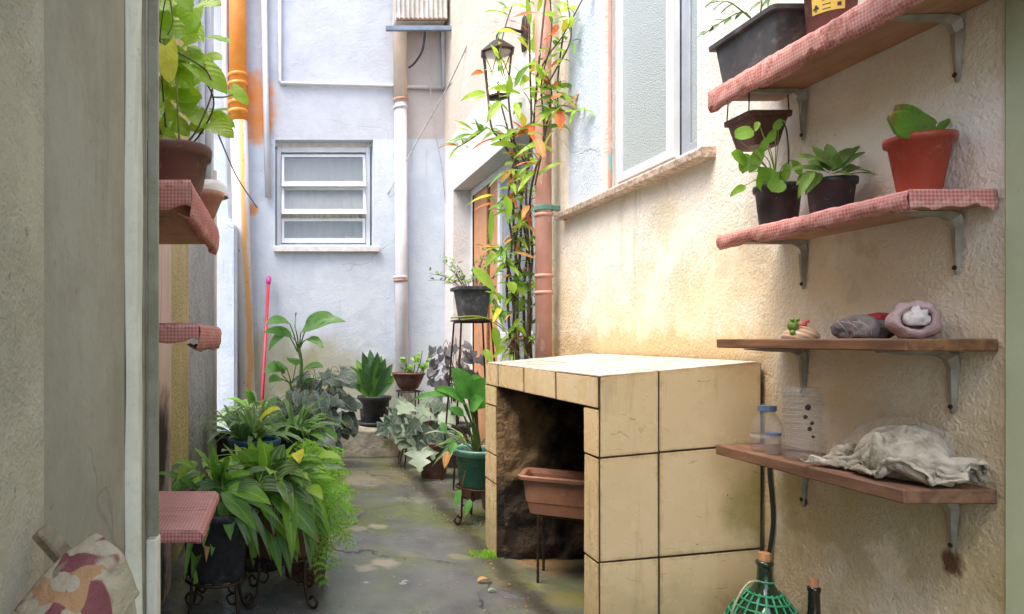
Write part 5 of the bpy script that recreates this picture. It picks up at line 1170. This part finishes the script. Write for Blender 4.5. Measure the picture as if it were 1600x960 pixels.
# dieffenbachia
nI = thing('potted_plant', 'tall plant with broad arching leaves on a bare cane, near the red broom handle', 'plant', (.15, 5.45, 0))
pot(nI, (.15, 5.45, 0), .34, .12, .15, M_black, M_soil, .012, .03)
DY = 5.4
stem(nI, [(.15, 5.45, .32), onY(468, 610, DY), onY(471, 570, DY), onY(467, 545, DY)], (.017, .012), S_green)
stem(nI, [(.12, 5.45, .32), onY(458, 620, DY), onY(452, 595, DY)], (.013, .009), S_green)
for (bx, by, mx_, my_, tx, ty, w_) in ((467, 548, 458, 528, 412, 520, 20), (468, 548, 470, 520, 540, 503, 26), (466, 548, 452, 505, 415, 508, 22), (467, 545, 462, 515, 464, 490, 16), (468, 548, 478, 515, 520, 492, 26), (467, 548, 480, 530, 506, 545, 14), (465, 550, 446, 520, 420, 548, 16)):
    b = onY(bx, by, DY); mm = onY(mx_, my_, DY - .03); t2 = onY(tx, ty, DY - rnd(.05, .2))
    stem(nI, [b, (b + mm) / 2 + Vector((0, 0, .02)), mm], .006, S_green); leaf(nI, mm, t2, w_ * DY / F, 'oval', L_dief, .22, (rnd(-.3, .3), -.7, .6), .2)
for (bx, by, mx_, my_, tx, ty, w_) in ((455, 598, 448, 575, 412, 583, 26), (455, 598, 470, 585, 502, 570, 22), (455, 600, 440, 592, 420, 598, 20), (457, 598, 462, 572, 452, 560, 22), (455, 602, 440, 585, 428, 565, 22), (460, 604, 480, 600, 500, 592, 20), (470, 590, 482, 578, 505, 575, 18)):
    b = onY(bx, by, DY); mm = onY(mx_, my_, DY - .05); t2 = onY(tx, ty, DY - rnd(.1, .25))
    stem(nI, [b, mm], .005, S_green); leaf(nI, mm, t2, w_ * DY / F, 'oval', L_dief, .15, (rnd(-.3, .3), -.6, .7), .2)
# dark begonias
def begonia(label, c, n, zr, spread, mats, size, front=0, potmat=M_black, kind='heart', ph=.28, pr_=.12, grp=None, z0=0):
    s_ = thing('potted_plant', label, 'plant', (c[0], c[1], z0), grp)
    pot(s_, (c[0], c[1], z0), ph, pr_ * .8, pr_, potmat, M_soil, .012, .03)
    for k in range(n):
        a_ = rnd(0, 6.28); r_ = math.sqrt(rnd(0.02, 1)); q = Vector((c[0] + spread[0] * r_ * math.cos(a_), c[1] + spread[1] * r_ * math.sin(a_) - front, zr[0] + (zr[1] - zr[0]) * rnd(0, 1)))
        d_ = Vector((math.cos(a_) * .5 + rnd(-.4, .4), rnd(-.5, -.1), rnd(-.95, -.2))).normalized(); l = rnd(*size)
        leaf(s_, q, q + d_ * l, l * rnd(.85, 1.05), kind, random.choice(mats), .1, (rnd(-.4, .4), -.8, .55), .12, 6 if kind != 'lobed' else 12)
        if k % 2 == 0: stem(s_, [(c[0] + rnd(-.04, .04), c[1], z0 + ph - .02), (c[0] + (q.x - c[0]) * .5, (c[1] + q.y) / 2, max(q.z, z0 + ph) + .03), q], .003, S_red)
    return s_
begonia('dark silver-veined begonia with many round leaves spilling over the ledge', (.33, 5.62), 84, (.20, .74), (.22, .18), [L_begd], (.09, .15), .10, M_black, 'heart', .36, .15)
begonia('smaller dark begonia clump next to the spider plant', (.15, 5.15), 44, (.25, .62), (.22, .16), [L_begd, L_begd, L_begd, L_green], (.08, .14), .04, M_black, 'heart', .3, .13)
# strap-leaved plant in the round black pot on the ledge
nK = thing('potted_plant', 'upright dark strap-leaved plant in a round black pot on the ledge', 'plant', (.80, 6.12, .255))
pot(nK, (.805, 6.12, .256), .25, .115, .135, M_black, M_soil, .015, .035, groove=False)
MB().lathe([(.001, 0), (.13, 0), (.15, .01), (.152, .03), (.14, .03), (.12, .012)], (.805, 6.12, .2545), 26).build('saucer', M_black, nK, smooth=True)
for (tx, ty, w_) in ((546, 572, 16), (556, 562, 16), (566, 550, 17), (578, 546, 17), (590, 550, 17), (602, 560, 16), (614, 568, 15), (540, 590, 14), (620, 585, 14), (572, 556, 17), (596, 556, 16), (585, 560, 17), (560, 575, 15), (606, 578, 15), (550, 600, 12), (612, 598, 12)):
    pxleaf(nK, 584 + (tx - 584) * .12, 622, tx, ty, w_, random.choice([L_strap, L_strap, L_green]), 'strap', 6.1 + rnd(-.05, .03), 6.02 + rnd(-.1, .1), .10, (0, -1, .4), .3)
# small brown bowl on a tall wire stand
s_ = iron_stand('thin wire stand holding the small brown bowl in front of the beige downpipe', (1.06, 5.88), .565, .10, .14, 4, False, rot=45)
nL = thing('potted_plant', 'small brown bowl of succulents on a wire stand before the beige downpipe', 'plant', (1.06, 5.88, .57))
MB().lathe([(.001, 0), (.05, 0), (.08, .02), (.115, .09), (.13, .13), (.137, .131), (.137, .148), (.125, .148), (.12, .12), (.001, .11)], (1.06, 5.88, .572), 26).build('pot', M_brown, nL, smooth=True)
MB().lathe([(.122, 0), (.001, .012)], (1.06, 5.88, .695), 20).build('soil', M_soil, nL)
for (bx, by, tx, ty) in ((650, 585, 660, 548), (655, 586, 670, 555), (645, 586, 648, 556), (632, 586, 634, 560), (658, 586, 664, 570), (640, 588, 628, 575)):
    b, t2 = onY(bx, by, 5.86), onY(tx, ty, 5.84); stem(nL, [b, (b + t2) / 2 + Vector((.01, 0, 0)), t2], .005, S_green)
    for k in range(7):
        q = b.lerp(t2, .25 + .12 * k); a_ = rnd(0, 6.28); leaf(nL, q, q + Vector((math.cos(a_) * .06, math.sin(a_) * .05, rnd(.0, .04))), .026, 'oval', L_bright if bx > 640 else L_green, .1)
# silver begonia on a low stand, purple one behind
iron_stand('low wire stand under the silver-leaved begonia', (1.06, 5.60), .14, .12, .14, 4, False)
begonia('begonia with large pale silver lobed leaves on a low stand by the downpipe', (1.08, 5.60), 24, (.24, .56), (.19, .12), [L_begp, L_begp, L_begd], (.13, .21), .06, M_brown, 'lobed', .22, .12, None, .146)
begonia('grey-purple begonia with small round leaves standing before the door', (1.36, 5.55), 60, (.58, .97), (.20, .12), [L_purple], (.05, .085), .02, M_greyp, 'heart', .34, .13)
begonia('second silver begonia, lower and nearer the green pot', (1.10, 5.1), 12, (.20, .52), (.18, .12), [L_begp, L_begd], (.12, .2), .02, M_brown, 'lobed', .26, .11)
# tall stand with the square black pot
ts = thing('plant_stand', 'tall thin iron stand by the door holding the square black pot', 'stand', (1.3, 4.85, 0))
tcx, tcy, tz = 1.305, 4.82, 1.115
for (sx_, sy_) in ((-1, -1), (1, -1), (1, 1), (-1, 1)): MB().tube([(tcx + sx_ * .10, tcy + sy_ * .10, tz), (tcx + sx_ * .17, tcy + sy_ * .17, .004)], .0065, 6).build('leg', M_dark, ts)
for z, q in ((tz, .10), (.25, .155)):
    for (a_, b_) in (((-1, -1), (1, -1)), ((1, -1), (1, 1)), ((1, 1), (-1, 1)), ((-1, 1), (-1, -1))): MB().tube([(tcx + a_[0] * q, tcy + a_[1] * q, z), (tcx + b_[0] * q, tcy + b_[1] * q, z)], .005, 6).build('rail', M_dark, ts)
MB().box((tcx - .12, tcy - .12, tz + .006), (tcx + .12, tcy + .12, tz + .016)).build('top', M_dark, ts)
nM = thing('potted_plant', 'square dusty black pot of fine-leaved plant on the tall stand by the door', 'plant', (tcx, tcy, tz + .018))
def sq(h_, z): return rbox(tcx, tcy, h_, h_, z, .015)
loft([sq(.078, tz + .017), sq(.105, tz + .215), sq(.124, tz + .217), sq(.126, tz + .238), sq(.116, tz + .240), sq(.108, tz + .235), sq(.104, tz + .21)], True, True).build('pot', M_greyp, nM)
for k in range(26):
    a_ = rnd(0, 6.28); b = Vector((tcx + .06 * math.cos(a_), tcy + .06 * math.sin(a_), tz + .22)); e_ = b + Vector((math.cos(a_) * rnd(.05, .22) - .03, math.sin(a_) * rnd(.03, .12), rnd(.04, .24)))
    stem(nM, [b, (b + e_) / 2 + Vector((0, 0, .03)), e_], .0022, S_brown, n=5)
    for q in range(5):
        p_ = b.lerp(e_, .35 + .16 * q) + Vector((0, 0, .02)); leaf(nM, p_, p_ + Vector((rnd(-.04, .04), rnd(-.04, .01), rnd(-.015, .03))), rnd(.012, .02), 'oval', random.choice([L_green, L_var, L_purple, L_bright]), .1)
for k in range(12):
    q = onY(rnd(765, 785), rnd(455, 490), 4.65); e_ = q + Vector((rnd(-.03, .08), -.04, rnd(-.13, -.02)))
    leaf(nM, q, e_, .03, 'oval', random.choice([L_green, L_cane]), .2)
# peace lily in a green pot
iron_stand('black wire stand with curled feet under the green pot', (1.075, 3.86), .19, .115, .125, 3, True, None, 210)
nN = thing('potted_plant', 'green pot of glossy broad-leaved lily beside the counter', 'plant', (1.075, 3.86, .196))
pot(nN, (1.075, 3.86, .197), .20, .095, .118, M_gpot, M_soil, .0, .03)
MB().lathe([(.118, .165), (.132, .168), (.146, .196), (.145, .203), (.120, .203), (.114, .19)], (1.075, 3.86, .197), 30).build('rim', M_gpotl, nN, smooth=True)
for (mx_, my_, tx, ty, w_, Yt) in ((735, 625, 706, 576, 34, 3.75), (745, 640, 760, 590, 40, 3.7), (738, 618, 748, 585, 34, 3.8), (728, 632, 678, 608, 20, 3.7), (722, 625, 640, 628, 12, 3.6), (735, 640, 755, 625, 28, 3.72), (730, 615, 716, 600, 26, 3.85), (725, 650, 700, 640, 16, 3.8)):
    b = Vector((1.075 + rnd(-.03, .03), 3.86, .38)); mm = onY(mx_, my_, 3.8); stem(nN, [b, b.lerp(mm, .5) + Vector((.005, 0, .01)), mm], (.007, .005), S_green)
    leaf(nN, mm, onY(tx, ty, Yt), w_ * 3.8 / F, 'oval' if w_ > 15 else 'lance', L_lily, .18, (rnd(-.4, .2), -.75, .55), .2)
for (tx, ty) in ((700, 705), (690, 660), (712, 690), (775, 690), (720, 765), (735, 780)): 
    b = Vector((1.06, 3.83, .38)); t2 = onY(tx, ty, 3.78); stem(nN, [b, (b + t2) / 2 + Vector((0, 0, .05)), t2], .003, S_red)
    leaf(nN, t2, t2 + Vector((rnd(-.05, .02), -.03, rnd(-.11, -.05))), .04, 'lance', random.choice([L_green, L_lily, L_lily, L_dead]), .1)
nO = thing('potted_plant', 'small brown pot of thin grassy leaves on the floor behind the green pot', 'plant', (1.10, 4.25, 0))
pot(nO, (1.20, 4.45, 0), .31, .07, .10, M_brown, M_soil, .01, .03)
rosette(nO, (1.19, 4.43, .31), 30, (.16, .34), (-10, 60), (.012, .022), 'strap', [L_green, L_strap, L_begp], .35, az=(100, 300))

# climbing canes by the red pipe ---------------------------------------
YV = 4.05
def yv(px, base):      # stems right of the pipe's axis pass in front of it and stay clear of the wall
    return min(3.66 if px > 834 else base, 1.455 * F / (px - CX))
nV = thing('climbing_plant', 'tall leafy canes with green and red leaves climbing beside the red downpipe', 'plant', (1.30, 4.1, 0))
pot(nV, (1.30, 4.12, 0), .32, .12, .15, M_brown, M_soil, .012, .03)
canes = (((815, 640), (822, 540), (828, 440), (822, 300), (830, 200), (828, 100), (826, -20)), ((800, 640), (802, 520), (806, 420), (802, 330), (806, 250), (795, 160), (797, 120)), ((825, 640), (818, 470), (824, 390), (814, 320), (826, 262), (832, 215), (840, 120), (852, 0)),
         ((805, 640), (795, 500), (792, 440), (800, 380), (793, 320), (805, 240)), ((830, 560), (826, 470), (832, 400), (828, 320), (836, 268), (848, 235), (856, 180)), ((812, 600), (808, 480), (814, 360), (810, 270), (783, 220), (767, 195), (760, 110)),
         ((810, 620), (800, 450), (787, 400), (783, 385)), ((820, 600), (830, 480), (816, 430), (806, 395), (812, 330)), ((838, 120), (858, 85), (880, 55), (915, -10)), ((880, 55), (872, 120), (872, 175)), ((856, 180), (862, 145), (855, 120)), ((826, 262), (812, 240), (800, 212)), ((760, 200), (740, 215), (716, 230)), ((820, 300), (795, 305), (775, 320)), ((856, 178), (880, 165), (905, 175)), ((836, 290), (850, 210), (846, 130), (862, 60), (858, -20)), ((812, 260), (790, 190), (778, 130), (785, 60), (800, 10)), ((845, 150), (868, 110), (892, 60), (886, 0)))
for i, c_ in enumerate(canes):
    stem(nV, [onY(x, y, yv(x, YV + (i % 3 - 1) * .05)) for x, y in c_], (.0085, .005) if i < 8 else (.005, .003), S_brown if i % 3 else S_vine, name='cane', sm=5, n=7)
VL = ((760, 145, 720, 158, 13, 'c'), (803, 137, 827, 103, 17, 'g'), (793, 153, 797, 117, 13, 'c'), (770, 140, 813, 147, 11, 'c'), (832, 135, 842, 162, 16, 'c'), (783, 158, 760, 193, 14, 'c'), (830, 113, 860, 78, 20, 'c'), (833, 83, 847, 48, 20, 'c'), (828, 82, 806, 58, 13, 'y'), (813, 53, 770, 51, 9, 'y'), (850, 63, 880, 52, 8, 'r'),
      (803, 212, 767, 222, 10, 'c'), (807, 230, 765, 227, 12, 'c'), (763, 200, 717, 230, 4, 'c'), (832, 195, 842, 232, 20, 'r'), (833, 197, 806, 215, 12, 'r'), (873, 172, 877, 205, 16, 'r'), (860, 155, 880, 148, 9, 'r'), (868, 25, 850, 22, 12, 'c'), (870, 22, 905, 12, 12, 'y'), (757, 113, 735, 119, 9, 'r'), (802, 263, 778, 288, 9, 'd'), (805, 270, 792, 292, 10, 'd'), (807, 280, 827, 265, 16, 'c'),
      (792, 305, 793, 350, 15, 'c'), (768, 328, 766, 388, 10, 'c'), (772, 305, 728, 322, 5, 'y'), (738, 418, 775, 458, 17, 'c'), (757, 415, 778, 398, 16, 'c'), (797, 440, 803, 460, 16, 'c'), (800, 515, 816, 498, 10, 'c'), (772, 510, 777, 550, 16, 'c'), (757, 545, 768, 570, 12, 'c'), (803, 440, 822, 465, 14, 'c'), (813, 445, 834, 452, 11, 'g'), (833, 60, 838, 10, 10, 'c'), (828, 40, 822, -5, 9, 'c'), (840, 20, 848, -12, 8, 'c'),
      (805, 160, 812, 190, 10, 'c'), (820, 200, 812, 175, 12, 'y'), (838, 215, 850, 250, 14, 'd'), (815, 160, 802, 180, 10, 'g'), (826, 120, 812, 135, 12, 'c'), (832, 265, 840, 290, 8, 'd'), (826, 320, 815, 345, 10, 'd'), (820, 335, 832, 360, 12, 'r'), (800, 200, 788, 232, 9, 'c'), (838, 100, 850, 128, 13, 'c'), (872, 40, 862, 55, 10, 'r'), (878, 52, 888, 30, 10, 'y'), (790, 540, 770, 560, 10, 'c'), (783, 480, 770, 505, 9, 'y'))
for (bx, by, tx, ty, w_, c_) in VL:
    pxleaf(nV, bx, by, tx, ty, w_, {'c': L_cane, 'g': L_green, 'y': L_yellow, 'r': L_red, 'd': L_dead}[c_], 'lance', yv(bx, YV) - rnd(0, .12), yv(bx, YV) - rnd(.02, .2), .1, (rnd(-.4, .4), -.9, .35))
for i, c_ in enumerate(canes):
    P_ = smoothpath([onY(x, y, yv(x, YV + (i % 3 - 1) * .05)) for x, y in c_], 8)
    for k in range(28 if i < 8 else 16):
        q = random.choice(P_[2:])
        if q.z < .9: continue
        hi_ = q.z > 1.75; a_ = rnd(0, 6.28); l = rnd(.05, .17)
        leaf(nV, q, q + Vector((math.cos(a_) * l - .02, -abs(math.sin(a_)) * l * .7, rnd(-.9, .6) * l)), rnd(.014, .034), 'lance', random.choice([L_cane, L_cane, L_cane, L_cane, L_cane, L_green, L_green, L_red] if hi_ else [L_cane, L_cane, L_green, L_green, L_dead]), .15)
    if i < 8:
        for k in range(3):
            q = random.choice(P_[2:]); e_ = q + Vector((rnd(-.13, .10), rnd(-.06, .03), rnd(-.06, .14))); stem(nV, [q, (q + e_) / 2 + Vector((0, 0, .03)), e_], (.003, .0015), random.choice([S_brown, S_vine, S_yel]), name='twig', n=5)
# bright orchid-like leaves and air roots at the foot of the canes
for k in range(16):
    b = onY(rnd(790, 815), rnd(520, 545), YV - .05); stem(nV, [b, b + Vector((rnd(-.05, .04), -.02, rnd(-.01, .05))), b + Vector((rnd(-.09, .07), -.03, rnd(-.09, -.02)))], .003, random.choice([S_red, S_brown, S_yel]), name='air_root')
for pts in (((705, 497), (750, 495), (780, 510), (800, 530)), ((720, 500), (765, 498), (790, 515))): stem(nV, [onY(x, y, 4.5) for x, y in pts], .005, S_yel)

# broom, moss, debris ----------------------------------------------------
br = thing('broom', 'red broom handle with a magenta tip leaning on the end wall', 'broom', (-.2, 6.1, 0))
B0, B1 = Vector((-.185, 5.90, .05)), onY(420, 432, 6.44)
MB().tube([B0, B0.lerp(B1, .955)], .014, 10).build('handle', M_redst, br, smooth=True)
MB().tube([B0.lerp(B1, .95), B0.lerp(B1, .965), B0.lerp(B1, .99), B1], [.016, .024, .024, .014], 10).build('tip', M_pinkm, br, smooth=True)
MB().box((B0.x - .13, B0.y - .03, .05), (B0.x + .13, B0.y + .03, .09)).build('head', M_redst, br, bevel=.01)
MB().box((B0.x - .125, B0.y - .022, .0), (B0.x + .125, B0.y + .022, .0495)).build('bristles', M_wire, br)
m = MB(); m.uv = []
cgr = onZ(765, 868, 0)
for k in range(420):
    a_, r_ = rnd(0, 6.28), math.sqrt(rnd(0, 1)); q = Vector((min(cgr.x + .10 * r_ * math.cos(a_), CX0 - .004), cgr.y + .06 * r_ * math.sin(a_), 0)); h_ = rnd(.008, .03) * (1.1 - r_ * .6)
    d_ = Vector((rnd(-.5, .5), rnd(-.5, .5), 1)) * h_; wv = Vector((rnd(-1, 1), rnd(-.4, .4), 0)).normalized() * .0025; n0 = len(m.v)
    m.v += [q - wv, q + wv, q + d_]; m.uv += [(.3, 0), (.7, 0), (.5, 1)]; m.f.append((n0, n0 + 1, n0 + 2))
m.build('moss', L_bright, kind='stuff', label='tuft of bright moss at the foot of the counter', cat='moss')
for (px__, py__, s__, lab) in ((757, 910, .030, 'pale curled dead leaf on the wet floor before the counter'), (770, 925, .018, 'small pale leaf scrap on the wet floor, nearer than the curled leaf'), (634, 912, .016, 'small whitish leaf scrap on the open wet floor')):
    q = onZ(px__, py__, .006); o_ = leaf(None, q + Vector((-s__, 0, .002)), q + Vector((s__, .01, .004)), s__ * .9, 'oval', L_dead if s__ > .02 else L_begp, .25, (0, 0, 1), .5, name='fallen_leaf'); tagit(o_, lab, 'leaf')
m = MB(); m.uv = []
for k in range(340):
    q = Vector((rnd(-.4, 1.45), rnd(2.4, 5.9), .002)); q.x = q.x if k % 2 else .95 - abs(random.gauss(0, .07)); s__ = rnd(.0015, .005); a_ = rnd(0, 6.28); n0 = len(m.v)
    for j in range(4): m.v.append(q + Vector((math.cos(a_ + j * 1.57) * s__ * (1 + .5 * (j % 2)), math.sin(a_ + j * 1.57) * s__, rnd(0, .003)))); m.uv.append((.4, .4))
    m.f.append((n0, n0 + 1, n0 + 2, n0 + 3))
m.build('litter', L_dead, kind='stuff')
